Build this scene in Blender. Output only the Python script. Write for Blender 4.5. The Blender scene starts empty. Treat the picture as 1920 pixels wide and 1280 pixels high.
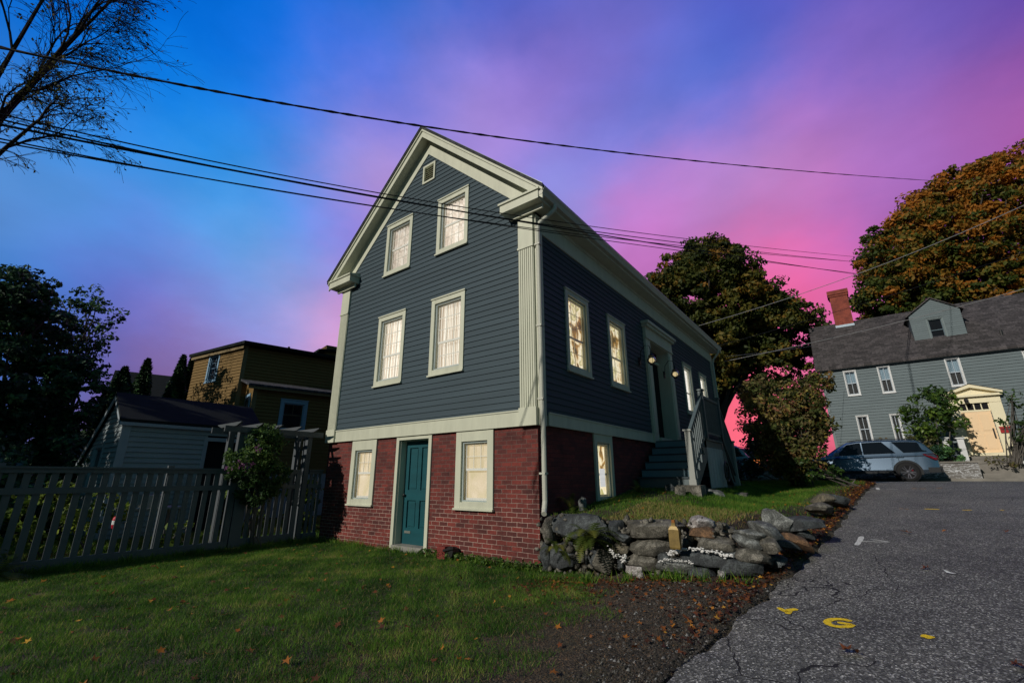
import bpy, math, random
import numpy as np
from mathutils import Vector, Matrix
R=math.radians
rng=np.random.default_rng(7); random.seed(7)
scene=bpy.context.scene
col=scene.collection
# ---------------------------------------------------------------- camera
F_PX=831.04; PITCH=R(17.08); ROLL=R(-.238); YAW=R(36.964)
CAM=Vector((4.136,-6.210,1.45))
cd=bpy.data.cameras.new("camera"); cam=bpy.data.objects.new("camera",cd); col.objects.link(cam)
cd.sensor_width=36; cd.lens=F_PX/1920*36; cd.clip_start=.05; cd.clip_end=2000
FW=Vector((-math.sin(YAW),math.cos(YAW),0)); RT=Vector((math.cos(YAW),math.sin(YAW),0))
fwd=FW*math.cos(PITCH)+Vector((0,0,math.sin(PITCH))); upv=-FW*math.sin(PITCH)+Vector((0,0,math.cos(PITCH)))
rr=RT*math.cos(ROLL)+upv*math.sin(ROLL); uu=-RT*math.sin(ROLL)+upv*math.cos(ROLL)
M=Matrix((rr,uu,-fwd)).transposed().to_4x4(); M.translation=CAM
cam.matrix_world=M; scene.camera=cam
def ray(u,v):
    a=(u-960)/F_PX; b=(640-v)/F_PX
    return fwd+rr*a+uu*b
def at(u,v,D):            # a point at horizontal depth D in front of the viewpoint
    d=ray(u,v); return CAM+d*(D/d.dot(FW))
def LX(u,v,c): d=ray(u,v); return CAM+d*((c-CAM.x)/d.x)
def LY(u,v,c): d=ray(u,v); return CAM+d*((c-CAM.y)/d.y)
def LZ(u,v,c): d=ray(u,v); return CAM+d*((c-CAM.z)/d.z)
ZA,ZB=.062,6.2
def onroad(u,v):
    d=ray(u,v); t=(ZA*(CAM.y+ZB)-CAM.z)/(d.z-ZA*d.y); return CAM+d*t
# ---------------------------------------------------------------- sun, world, exposure
SUN_AZ=R(13); SUN_EL=R(26)
trav=Vector((math.sin(SUN_AZ)*math.cos(SUN_EL),math.cos(SUN_AZ)*math.cos(SUN_EL),-math.sin(SUN_EL)))
sl=bpy.data.lights.new("sun","SUN"); sl.energy=3.0; sl.angle=R(.5); sl.color=(1,.94,.83)
so=bpy.data.objects.new("sun",sl); col.objects.link(so); so.rotation_euler=trav.to_track_quat('-Z','Y').to_euler()
scene.view_settings.view_transform='Standard'; scene.view_settings.look='None'
scene.view_settings.exposure=0; scene.view_settings.gamma=1
def s2l(c): return tuple(((x/255)/12.92 if x<=10 else ((x/255+.055)/1.055)**2.4) for x in c)
world=bpy.data.worlds.new("World"); scene.world=world; world.use_nodes=True
def build_world():
    nt=world.node_tree; N=nt.nodes; L=nt.links; N.clear()
    out=N.new('ShaderNodeOutputWorld'); bg=N.new('ShaderNodeBackground'); tc=N.new('ShaderNodeTexCoord')
    nz=N.new('ShaderNodeTexNoise'); nz.inputs['Scale'].default_value=4.2; nz.inputs['Detail'].default_value=6; nz.inputs['Roughness'].default_value=.6
    mp=N.new('ShaderNodeMapping'); mp.inputs['Scale'].default_value=(1,1,1.5)
    L.new(tc.outputs['Generated'],mp.inputs[0]); L.new(mp.outputs[0],nz.inputs['Vector'])
    def vm(op,a,b=None,sc=None):
        n=N.new('ShaderNodeVectorMath'); n.operation=op
        for i,x in enumerate((a,b)):
            if x is None: continue
            if isinstance(x,(tuple,Vector)): n.inputs[i].default_value=tuple(x)
            else: L.new(x,n.inputs[i])
        if sc is not None:
            if isinstance(sc,(int,float)): n.inputs['Scale'].default_value=sc
            else: L.new(sc,n.inputs['Scale'])
        return n
    def mt(op,a,b=None):
        n=N.new('ShaderNodeMath'); n.operation=op
        for i,x in enumerate((a,b)):
            if x is None: continue
            if isinstance(x,(int,float)): n.inputs[i].default_value=x
            else: L.new(x,n.inputs[i])
        return n.outputs[0]
    off=vm('SUBTRACT',nz.outputs['Color'],(.5,.5,.5)).outputs[0]
    off=vm('SCALE',off,None,.15).outputs[0]
    d=vm('NORMALIZE',vm('ADD',tc.outputs['Generated'],off).outputs[0]).outputs[0]
    blobs=[((100,-90),(0,90,196)),((420,-80),(0,104,208)),((740,-90),(52,100,198)),((1060,-80),(88,100,194)),((1380,-80),(84,86,190)),((1700,-80),(104,84,180)),((1950,-60),(104,72,165)),((100,40),(0,108,210)),((470,60),(2,112,222)),((300,190),(0,130,228)),((560,200),(30,128,224)),((250,330),(58,142,224)),((430,340),(78,146,224)),((80,340),(85,140,212)),((320,500),(106,126,212)),((200,420),(92,142,218)),
     ((450,470),(114,160,228)),((480,575),(130,150,222)),((560,380),(96,144,226)),((290,680),(138,106,164)),((380,610),(134,138,208)),((230,640),(104,108,186)),((200,600),(104,112,198)),((100,620),(88,112,190)),((600,590),(188,158,216)),((540,500),(118,156,224)),((700,140),(88,120,222)),
     ((610,470),(146,142,222)),((690,270),(164,140,218)),((790,190),(116,126,220)),((900,50),(84,110,204)),((870,180),(160,134,218)),((1020,210),(146,126,214)),((760,60),(66,112,208)),((1250,50),(94,104,200)),((1090,360),(152,140,220)),((1230,210),(112,120,212)),
     ((1150,120),(116,112,204)),((1290,320),(176,128,204)),((1380,160),(108,112,206)),((1440,40),(96,100,198)),((1500,240),(170,118,192)),((1620,130),(138,104,194)),((1390,380),(184,124,192)),((1570,420),(194,112,186)),((1440,430),(200,120,186)),((1480,520),(236,102,160)),((1240,470),(190,118,192)),((1190,440),(194,122,198)),
     ((1720,50),(118,96,184)),((1880,60),(112,80,170)),((1850,210),(164,98,178)),((1700,320),(165,108,188)),((1385,790),(255,108,132)),((1540,590),(222,106,166)),((1900,420),(140,70,150)),((600,780),(120,90,140)),((1200,800),(170,80,120)),
     ((800,520),(170,135,210)),((1000,480),(160,140,214)),((900,700),(150,110,170)),((1080,640),(190,110,170)),((300,770),(110,80,125)),((300,1000),(60,60,90)),((1500,1000),(110,60,80))]
    acc=None; wacc=None
    KB=125.0; items=[(ray(*p).normalized(),s2l(c),KB) for p,c in blobs]; nb=len(items)
    # the sky away from the afterglow: deep dusk blue behind and overhead; unseen teal patch added to brighten the side wall
    items+=[(Vector((.85,-.5,.25)).normalized(),(.055,.20,.25),3.2),(Vector((.25,-.95,.2)).normalized(),(.008,.012,.022),4.5),
            (Vector((-.95,-.25,.3)).normalized(),(.008,.02,.045),6),(Vector((.98,.25,.3)).normalized(),(.016,.022,.04),8),(Vector((0,0,1)),(.006,.022,.06),6),(Vector((0,0,-1)),(.003,.003,.004),4)]
    Dm=np.array([tuple(v) for v,_,_ in items]); Cm=np.array([c for _,c,_ in items]); Km=np.array([k for _,_,k in items]); Wt=np.where(Km>=10,1.0,.14)
    A=np.exp(Km[None,:]*(Dm[:nb]@Dm.T-1))*Wt[None,:]; A/=A.sum(1,keepdims=True); B=Cm[:nb]-A[:,nb:]@Cm[nb:]; An=A[:,:nb]   # colours so that the blended sky passes through each sample
    X=Cm[:nb].copy(); C0=X.copy(); G_=An.T@An+.004*np.eye(nb); H_=An.T@B+.004*C0; st_=1/np.linalg.norm(G_,2)
    for _ in range(4000): X=np.clip(X-st_*(G_@X-H_),0,1.3)
    Cm[:nb]=X
    items=[(v,tuple(float(q) for q in Cm[i]),k) for i,(v,_,k) in enumerate(items)]
    for v,c,k in items:
        dp=vm('DOT_PRODUCT',d,v).outputs['Value']
        w=mt('EXPONENT',mt('MULTIPLY',mt('SUBTRACT',dp,1.0),float(k)))
        w=mt('MULTIPLY',w,1.0 if k>=10 else .14)
        cv=vm('SCALE',c,None,w).outputs[0]
        acc=cv if acc is None else vm('ADD',acc,cv).outputs[0]
        wacc=w if wacc is None else mt('ADD',wacc,w)
    inv=mt('DIVIDE',1.0,mt('ADD',wacc,1e-4))
    c=vm('SCALE',acc,None,inv).outputs[0]
    # thin cloud streaks
    n2=N.new('ShaderNodeTexNoise'); n2.inputs['Scale'].default_value=5; n2.inputs['Detail'].default_value=6
    m2=N.new('ShaderNodeMapping'); m2.inputs['Scale'].default_value=(1,1,1.9); m2.inputs['Rotation'].default_value=(R(25),R(25),0)
    L.new(tc.outputs['Generated'],m2.inputs[0]); L.new(m2.outputs[0],n2.inputs['Vector'])
    fac=mt('ADD',mt('MULTIPLY',n2.outputs['Fac'],.46),.79)
    c=vm('SCALE',c,None,fac).outputs[0]
    L.new(c,bg.inputs['Color']); bg.inputs['Strength'].default_value=1.0
    L.new(bg.outputs[0],out.inputs[0])
build_world()
# ---------------------------------------------------------------- material helpers
def new_mat(name):
    m=bpy.data.materials.new(name); m.use_nodes=True; nt=m.node_tree
    b=nt.nodes['Principled BSDF']; return m,nt,b
def nd(nt,t,**kw):
    n=nt.nodes.new(t)
    for k,v in kw.items():
        if k in n.inputs: n.inputs[k].default_value=v
        else: setattr(n,k,v)
    return n
def obj_co(nt,scale=(1,1,1),swz=None):
    tc=nd(nt,'ShaderNodeTexCoord'); o=tc.outputs['Object']
    if swz:
        s=nd(nt,'ShaderNodeSeparateXYZ'); c=nd(nt,'ShaderNodeCombineXYZ'); nt.links.new(o,s.inputs[0])
        for i,k in enumerate(swz): nt.links.new(s.outputs['XYZ'.index(k)],c.inputs[i])
        o=c.outputs[0]
    mp=nd(nt,'ShaderNodeMapping'); mp.inputs['Scale'].default_value=scale; nt.links.new(o,mp.inputs[0]); return mp.outputs[0]
def ramp(nt,fac,stops,interp='LINEAR'):
    r=nd(nt,'ShaderNodeValToRGB'); r.color_ramp.interpolation=interp
    e=r.color_ramp.elements
    while len(e)>1: e.remove(e[-1])
    e[0].position=stops[0][0]; e[0].color=(*stops[0][1],1)
    for p,c in stops[1:]:
        x=e.new(p); x.color=(*c,1)
    nt.links.new(fac,r.inputs[0]); return r.outputs[0]
def bump(nt,b,h,strength=.3,dist=.01):
    n=nd(nt,'ShaderNodeBump'); n.inputs['Strength'].default_value=strength; n.inputs['Distance'].default_value=dist
    nt.links.new(h,n.inputs['Height']); nt.links.new(n.outputs[0],b.inputs['Normal'])
def mul(c,k): return tuple(min(1,x*k) for x in c)
def worn(name,c):
    m,nt,b=new_mat(name); co=obj_co(nt); n=nd(nt,'ShaderNodeTexNoise',Scale=55.0,Detail=5.0,Roughness=.7); nt.links.new(co,n.inputs['Vector'])
    nt.links.new(ramp(nt,n.outputs['Fac'],[(.36,(.07,.068,.062)),(.42,mul(c,.75)),(.6,c)]),b.inputs['Base Color']); b.inputs['Roughness'].default_value=.8; bump(nt,b,n.outputs['Fac'],.6,.006); return m
def paint(name,c,rough=.55,var=.25,scale=(3,3,3),grain=(60,60,6),bs=.12,metal=0):
    m,nt,b=new_mat(name)
    co=obj_co(nt,scale); n=nd(nt,'ShaderNodeTexNoise',Scale=1.0,Detail=6.0,Roughness=.65); nt.links.new(co,n.inputs['Vector'])
    cr=ramp(nt,n.outputs['Fac'],[(.25,mul(c,1-var)),(.5,c),(.75,mul(c,1+var))]); nt.links.new(cr,b.inputs['Base Color'])
    b.inputs['Roughness'].default_value=rough; b.inputs['Metallic'].default_value=metal
    if rough>.5: b.inputs['Specular IOR Level'].default_value=.2
    g=obj_co(nt,grain); n2=nd(nt,'ShaderNodeTexNoise',Scale=1.0,Detail=3.0); nt.links.new(g,n2.inputs['Vector']); bump(nt,b,n2.outputs['Fac'],bs,.004)
    return m
def brick(name,swz,c1,c2,mort,var=1.0,bw=.21,bh=.073):
    m,nt,b=new_mat(name)
    co=obj_co(nt,(1,1,1),swz)
    wob=nd(nt,'ShaderNodeTexNoise',Scale=7.0,Detail=4.0); nt.links.new(co,wob.inputs['Vector'])
    sc=nd(nt,'ShaderNodeVectorMath',operation='SCALE'); sc.inputs['Scale'].default_value=.018
    sb=nd(nt,'ShaderNodeVectorMath',operation='SUBTRACT'); sb.inputs[1].default_value=(.5,.5,.5); nt.links.new(wob.outputs['Color'],sb.inputs[0]); nt.links.new(sb.outputs[0],sc.inputs[0])
    ad=nd(nt,'ShaderNodeVectorMath',operation='ADD'); nt.links.new(co,ad.inputs[0]); nt.links.new(sc.outputs[0],ad.inputs[1])
    bt=nd(nt,'ShaderNodeTexBrick'); nt.links.new(ad.outputs[0],bt.inputs['Vector'])
    bt.inputs['Scale'].default_value=1; bt.inputs['Brick Width'].default_value=bw; bt.inputs['Row Height'].default_value=bh
    bt.inputs['Mortar Size'].default_value=.0056; bt.inputs['Mortar Smooth'].default_value=.3; bt.inputs['Bias'].default_value=-.1
    bt.inputs['Color1'].default_value=(*c1,1); bt.inputs['Color2'].default_value=(*c2,1); bt.inputs['Mortar'].default_value=(*mort,1)
    # patchy: some joints filled dark, stains over the bricks
    n=nd(nt,'ShaderNodeTexNoise',Scale=1.6,Detail=6.0,Roughness=.7); nt.links.new(co,n.inputs['Vector'])
    st=ramp(nt,n.outputs['Fac'],[(.3,(.45,.42,.45)),(.55,(1,1,1)),(.8,(1.0,.9,.85))])
    mx=nd(nt,'ShaderNodeMix',data_type='RGBA',blend_type='MULTIPLY'); mx.inputs[0].default_value=1; nt.links.new(bt.outputs['Color'],mx.inputs[6]); nt.links.new(st,mx.inputs[7])
    n3=nd(nt,'ShaderNodeTexNoise',Scale=40.0,Detail=4.0); nt.links.new(co,n3.inputs['Vector'])
    m3=nd(nt,'ShaderNodeMix',data_type='RGBA',blend_type='MULTIPLY'); m3.inputs[0].default_value=.6; nt.links.new(mx.outputs[2],m3.inputs[6])
    nt.links.new(ramp(nt,n3.outputs['Fac'],[(.3,(.5,.5,.5)),(.7,(1.2,1.2,1.2))]),m3.inputs[7])
    # mortar hidden in patches (painted over) -> mixes mortar toward the brick tone
    n4=nd(nt,'ShaderNodeTexNoise',Scale=2.3,Detail=5.0,Roughness=.75); nt.links.new(co,n4.inputs['Vector'])
    hide=ramp(nt,n4.outputs['Fac'],[(.50,(0,0,0)),(.66,(.9,.9,.9))])
    sp=nd(nt,'ShaderNodeSeparateXYZ'); nt.links.new(co,sp.inputs[0]); mr=nd(nt,'ShaderNodeMapRange'); mr.inputs[1].default_value=.7; mr.inputs[2].default_value=1.5; mr.inputs[3].default_value=.0; mr.inputs[4].default_value=.75; nt.links.new(sp.outputs[1],mr.inputs[0])
    mxx=nd(nt,'ShaderNodeMath',operation='MAXIMUM'); nt.links.new(hide,mxx.inputs[0]); nt.links.new(mr.outputs[0],mxx.inputs[1]); hide=mxx.outputs[0]
    hm=nd(nt,'ShaderNodeMath',operation='MULTIPLY'); nt.links.new(hide,hm.inputs[0]); nt.links.new(bt.outputs['Fac'],hm.inputs[1])
    m5=nd(nt,'ShaderNodeMix',data_type='RGBA'); nt.links.new(hm.outputs[0],m5.inputs[0]); nt.links.new(m3.outputs[2],m5.inputs[6]); m5.inputs[7].default_value=(*mul(c2,.8),1)
    nt.links.new(m5.outputs[2],b.inputs['Base Color']); b.inputs['Roughness'].default_value=.85
    inv=nd(nt,'ShaderNodeMath',operation='SUBTRACT'); inv.inputs[0].default_value=1; nt.links.new(bt.outputs['Fac'],inv.inputs[1])
    ah=nd(nt,'ShaderNodeMath',operation='MULTIPLY_ADD'); ah.inputs[1].default_value=.35; nt.links.new(n3.outputs['Fac'],ah.inputs[0]); nt.links.new(inv.outputs[0],ah.inputs[2])
    bump(nt,b,ah.outputs[0],.8,.012)
    return m
def foliage(name,stops,trans=.35,rough=.6):
    m,nt,b=new_mat(name); N=nt.nodes; L=nt.links
    a=nd(nt,'ShaderNodeAttribute',attribute_name='tint'); c=ramp(nt,a.outputs['Fac'],stops)
    L.new(c,b.inputs['Base Color']); b.inputs['Roughness'].default_value=rough; b.inputs['Specular IOR Level'].default_value=.25
    t=nd(nt,'ShaderNodeBsdfTranslucent'); L.new(c,t.inputs[0]); mx=nd(nt,'ShaderNodeMixShader'); mx.inputs[0].default_value=trans
    L.new(b.outputs[0],mx.inputs[1]); L.new(t.outputs[0],mx.inputs[2]); L.new(mx.outputs[0],N['Material Output'].inputs[0]); return m
def emit(name,stops,strength,scale,wave=False,swz=None,rot=0,detail=4.0,dist=1.5):
    m,nt,b=new_mat(name); co=obj_co(nt,scale,swz)
    if wave:
        n=nd(nt,'ShaderNodeTexWave',Scale=1.0,Distortion=dist,Detail=3.0); n.bands_direction='X'; f=n.outputs['Fac']
    else:
        n=nd(nt,'ShaderNodeTexNoise',Scale=1.0,Detail=detail,Distortion=dist*.3); f=n.outputs['Fac']
    nt.links.new(co,n.inputs['Vector']); c=ramp(nt,f,stops)
    b.inputs['Base Color'].default_value=(.3,.28,.24,1); nt.links.new(c,b.inputs['Emission Color']); oi=nd(nt,'ShaderNodeObjectInfo'); mm=nd(nt,'ShaderNodeMath',operation='MULTIPLY_ADD'); mm.inputs[1].default_value=.45*strength; mm.inputs[2].default_value=.78*strength; nt.links.new(oi.outputs['Random'],mm.inputs[0]); nt.links.new(mm.outputs[0],b.inputs['Emission Strength']); b.inputs['Roughness'].default_value=.9
    return m
def glass(name,tint=(.9,.92,.95),mixf=None):
    m,nt,b=new_mat(name); N=nt.nodes; L=nt.links
    t=nd(nt,'ShaderNodeBsdfTransparent'); t.inputs[0].default_value=(*tint,1); g=nd(nt,'ShaderNodeBsdfGlossy',Roughness=.03); fr=nd(nt,'ShaderNodeFresnel',IOR=1.5)
    mx=nd(nt,'ShaderNodeMixShader'); L.new(fr.outputs[0],mx.inputs[0]); L.new(t.outputs[0],mx.inputs[1]); L.new(g.outputs[0],mx.inputs[2]); L.new(mx.outputs[0],N['Material Output'].inputs[0]); return m
def shingle(name,c,swz='XYZ',sw=.3,sh=.14):
    m,nt,b=new_mat(name); co=obj_co(nt,(1,1,1),swz)
    bt=nd(nt,'ShaderNodeTexBrick'); nt.links.new(co,bt.inputs['Vector']); bt.inputs['Scale'].default_value=1; bt.inputs['Brick Width'].default_value=sw; bt.inputs['Row Height'].default_value=sh
    bt.inputs['Mortar Size'].default_value=.006; bt.inputs['Color1'].default_value=(*mul(c,.6),1); bt.inputs['Color2'].default_value=(*mul(c,1.5),1); bt.inputs['Mortar'].default_value=(*mul(c,.3),1)
    n=nd(nt,'ShaderNodeTexNoise',Scale=12.0,Detail=6.0); nt.links.new(co,n.inputs['Vector'])
    mx=nd(nt,'ShaderNodeMix',data_type='RGBA',blend_type='MULTIPLY'); mx.inputs[0].default_value=1; nt.links.new(bt.outputs['Color'],mx.inputs[6]); nt.links.new(ramp(nt,n.outputs['Fac'],[(.3,(.5,.5,.5)),(.7,(1.4,1.4,1.4))]),mx.inputs[7])
    nt.links.new(mx.outputs[2],b.inputs['Base Color']); b.inputs['Roughness'].default_value=.9
    inv=nd(nt,'ShaderNodeMath',operation='SUBTRACT'); inv.inputs[0].default_value=1; nt.links.new(bt.outputs['Fac'],inv.inputs[1]); bump(nt,b,inv.outputs[0],.5,.01); return m
def stone(name,a,bc,scale=7,crack=True):
    m,nt,b=new_mat(name); co=obj_co(nt)
    n=nd(nt,'ShaderNodeTexNoise',Scale=float(scale),Detail=10.0,Roughness=.72,Distortion=.6); nt.links.new(co,n.inputs['Vector'])
    c=ramp(nt,n.outputs['Fac'],[(.3,mul(a,.55)),(.48,a),(.62,bc),(.8,mul(bc,1.5))])
    n2=nd(nt,'ShaderNodeTexNoise',Scale=70.0,Detail=4.0); nt.links.new(co,n2.inputs['Vector'])
    mx=nd(nt,'ShaderNodeMix',data_type='RGBA',blend_type='MULTIPLY'); mx.inputs[0].default_value=.9; nt.links.new(c,mx.inputs[6]); nt.links.new(ramp(nt,n2.outputs['Fac'],[(.35,(.45,.45,.45)),(.65,(1.4,1.4,1.4))]),mx.inputs[7])
    nt.links.new(mx.outputs[2],b.inputs['Base Color']); b.inputs['Roughness'].default_value=.85
    v=nd(nt,'ShaderNodeTexNoise',Scale=16.0,Detail=10.0,Roughness=.75); nt.links.new(co,v.inputs['Vector']); bump(nt,b,v.outputs['Fac'],.9,.03)
    return m
# ---------------------------------------------------------------- mesh helpers
ORG={}
def tag(o,label=None,cat=None,group=None,kind=None):
    if label: o['label']=label
    if cat: o['category']=cat
    if group: o['group']=group
    if kind: o['kind']=kind
    return o
def thing(name,label,cat,loc=(0,0,0),group=None,rz=0,local=False):
    o=bpy.data.objects.new(name,None); col.objects.link(o); o.location=loc; o.rotation_euler=(0,0,rz); o.empty_display_size=.2
    ORG[o.name]=Vector((0,0,0)) if local else Vector(loc)
    return tag(o,label,cat,group)
def link(name,me,mat,parent=None,smooth=False,label=None):
    o=bpy.data.objects.new(name,me); col.objects.link(o)
    if mat: me.materials.append(mat)
    if smooth: me.polygons.foreach_set('use_smooth',[True]*len(me.polygons))
    if parent is not None: o.parent=parent; ORG[o.name]=ORG.get(parent.name,Vector((0,0,0)))
    if label: o['label']=label
    return o
class MB:
    def __init__(s): s.v=[]; s.f=[]
    def add(s,vs,fs):
        k=len(s.v); s.v+= [tuple(p) for p in vs]; s.f+= [tuple(i+k for i in f) for f in fs]; return s
    def quad(s,*p): return s.add(p,[tuple(range(len(p)))])
    def box(s,x0,x1,y0,y1,z0,z1): return s.mbox(lambda a,z,o:(a,o,z),x0,x1,z0,z1,y0,y1)
    def mbox(s,P,a0,a1,z0,z1,o0,o1):
        vs=[P(a,z,o) for a in (a0,a1) for z in (z0,z1) for o in (o0,o1)]
        return s.add(vs,[(0,1,3,2),(4,6,7,5),(0,4,5,1),(2,3,7,6),(0,2,6,4),(1,5,7,3)])
    def prism(s,P,poly,o0,o1):     # poly of (a,z)
        n=len(poly); vs=[P(a,z,o0) for a,z in poly]+[P(a,z,o1) for a,z in poly]
        return s.add(vs,[tuple(range(n)),tuple(range(2*n-1,n-1,-1))]+[(i,(i+1)%n,(i+1)%n+n,i+n) for i in range(n)])
    def tube(s,path,rad,n=8,cap=True):
        path=[Vector(p) for p in path]; m=len(path)
        if not hasattr(rad,'__len__'): rad=[rad]*m
        vs=[]; ref=None
        for i,p in enumerate(path):
            t=(path[min(i+1,m-1)]-path[max(i-1,0)]).normalized()
            if ref is None or abs(ref.dot(t))>.95: ref=Vector((0,0,1)) if abs(t.z)<.9 else Vector((1,0,0))
            a=(ref-t*ref.dot(t)).normalized(); ref=a; b=t.cross(a)
            vs+=[p+(a*math.cos(2*math.pi*k/n)+b*math.sin(2*math.pi*k/n))*rad[i] for k in range(n)]
        fs=[(i*n+k,i*n+(k+1)%n,(i+1)*n+(k+1)%n,(i+1)*n+k) for i in range(m-1) for k in range(n)]
        if cap: fs+=[tuple(range(n-1,-1,-1)),tuple(range((m-1)*n,m*n))]
        return s.add(vs,fs)
    def lathe(s,prof,n=24,c=(0,0,0),axis='Z'):
        vs=[]
        for r,h in prof:
            for k in range(n):
                a=2*math.pi*k/n; x,y=r*math.cos(a),r*math.sin(a)
                vs.append((c[0]+x,c[1]+y,c[2]+h) if axis=='Z' else (c[0]+x,c[1]+h,c[2]+y))
        m=len(prof); return s.add(vs,[(i*n+k,i*n+(k+1)%n,(i+1)*n+(k+1)%n,(i+1)*n+k) for i in range(m-1) for k in range(n)])
    def build(s,name,mat,parent=None,smooth=False,label=None,org=None):
        if not s.v: return None
        O=org if org is not None else (ORG.get(parent.name,Vector((0,0,0))) if parent is not None else Vector((0,0,0)))
        me=bpy.data.meshes.new(name); me.from_pydata([(p[0]-O[0],p[1]-O[1],p[2]-O[2]) for p in s.v],[],s.f); me.update()
        return link(name,me,mat,parent,smooth,label)
def np_mesh(name,V,Fc,tint=None):
    me=bpy.data.meshes.new(name); nv=len(V); nf,k=Fc.shape
    me.vertices.add(nv); me.vertices.foreach_set('co',np.asarray(V,dtype=np.float32).ravel())
    me.loops.add(nf*k); me.loops.foreach_set('vertex_index',Fc.astype(np.int32).ravel())
    me.polygons.add(nf); me.polygons.foreach_set('loop_start',np.arange(0,nf*k,k,dtype=np.int32))
    if tint is not None:
        a=me.attributes.new('tint','FLOAT','POINT'); a.data.foreach_set('value',np.asarray(tint,dtype=np.float32))
    me.update(calc_edges=True); return me
def leaf_mesh(name,C,size,tint,nrm=None,up=0.0,stretch=1.5):
    # folded rhombic leaves (two triangles each) at centres C
    n=len(C); a=rng.normal(size=(n,3)); 
    if nrm is not None: a=a+nrm*1.2
    a[:,2]+=up; a/=np.linalg.norm(a,axis=1)[:,None]
    b=rng.normal(size=(n,3)); b-=a*(a*b).sum(1)[:,None]; b/=np.linalg.norm(b,axis=1)[:,None]; c=np.cross(a,b)
    s=(size*rng.uniform(.6,1.35,n))[:,None]
    V=np.stack([C-b*s*stretch*.5,C+c*s*.42+a*s*.12,C+b*s*stretch*.5,C-c*s*.42+a*s*.12],1).reshape(-1,3)
    base=np.arange(n)[:,None]*4; Fc=np.concatenate([base+[0,1,2],base+[0,2,3]],0)
    return np_mesh(name,V,Fc,np.repeat(tint,4))
# ---------------------------------------------------------------- materials
GREY_TRIM=(.53,.54,.43)
M_siding=paint('slate_siding',(.049,.073,.090),.62,.16,(.35,.35,8.58),(18,18,160),.10)
M_trim=paint('cream_trim',GREY_TRIM,.5,.13,(5,5,.9),(40,40,40),.10)
M_sash=paint('white_sash',(.75,.74,.68),.4,.04)
M_storm=paint('storm_frame',(.36,.42,.42),.4,.06)
M_brick=brick('red_brick_front','XZY',(.20,.032,.024),(.070,.016,.015),(.44,.30,.255))
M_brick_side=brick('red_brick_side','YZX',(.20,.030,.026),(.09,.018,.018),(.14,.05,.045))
M_footing=paint('footing',(.20,.12,.10),.95,.3,(6,6,6),(30,30,30),.5)
M_teal=paint('teal_paint',(.003,.062,.078),.45,.25,(1,1,4),(20,20,100),.05)
M_roof=shingle('dark_shingle',(.03,.032,.036))
M_gutter=paint('gutter_metal',(.50,.50,.43),.35,.05)
M_glass=glass('window_glass')
M_lace=emit('lace_curtain',[(.25,(.50,.38,.26)),(.5,(.86,.72,.54)),(.8,(1,.93,.78))],.92,(9,9,1.2),True,None,dist=3.0)  # wave stripes put the light and dark of the folds into the glow
M_lace2=emit('lace_curtain_attic',[(.25,(.42,.33,.26)),(.5,(.80,.66,.52)),(.75,(1,.94,.82))],.90,(7,7,5),False,None,detail=6.0,dist=4.0)
M_blind=emit('ground_blind',[(.3,(.62,.50,.22)),(.55,(.80,.62,.38)),(.8,(.95,.80,.55))],.74,(3.5,3.5,2.5),False,None,detail=4.0)
M_reflect=emit('tree_reflection_glow',[(.36,(.05,.035,.015)),(.42,(.40,.20,.04)),(.46,(.85,.70,.42)),(.53,(1,.88,.64)),(.58,(.40,.36,.10)),(.63,(.90,.76,.45)),(.70,(.22,.24,.05))],1.25,(3.2,3.2,2.6),False,None,detail=8.0,dist=2.0)  # glowing noise colours imitate trees mirrored in the side windows
M_pale=emit('pale_glow_panel',[(.3,(.80,.72,.62)),(.6,(1,.93,.82)),(.8,(1,.97,.9))],1.5,(.5,4,20),False,None,detail=2.0)  # streaked pale glow put on the panels of the far side windows
M_dark=paint('dark_void',(.012,.012,.014),.9,.1)
M_black=paint('black_metal',(.015,.015,.016),.4,.1)
M_porch=paint('porch_paint',(.085,.115,.125),.5,.1)
M_fence=paint('grey_fence_paint',(.10,.112,.125),.6,.12,(2,2,2),(60,60,8),.2)
M_asphalt_roof=shingle('far_shingle',(.055,.048,.050),'XYZ',.32,.14)
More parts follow.
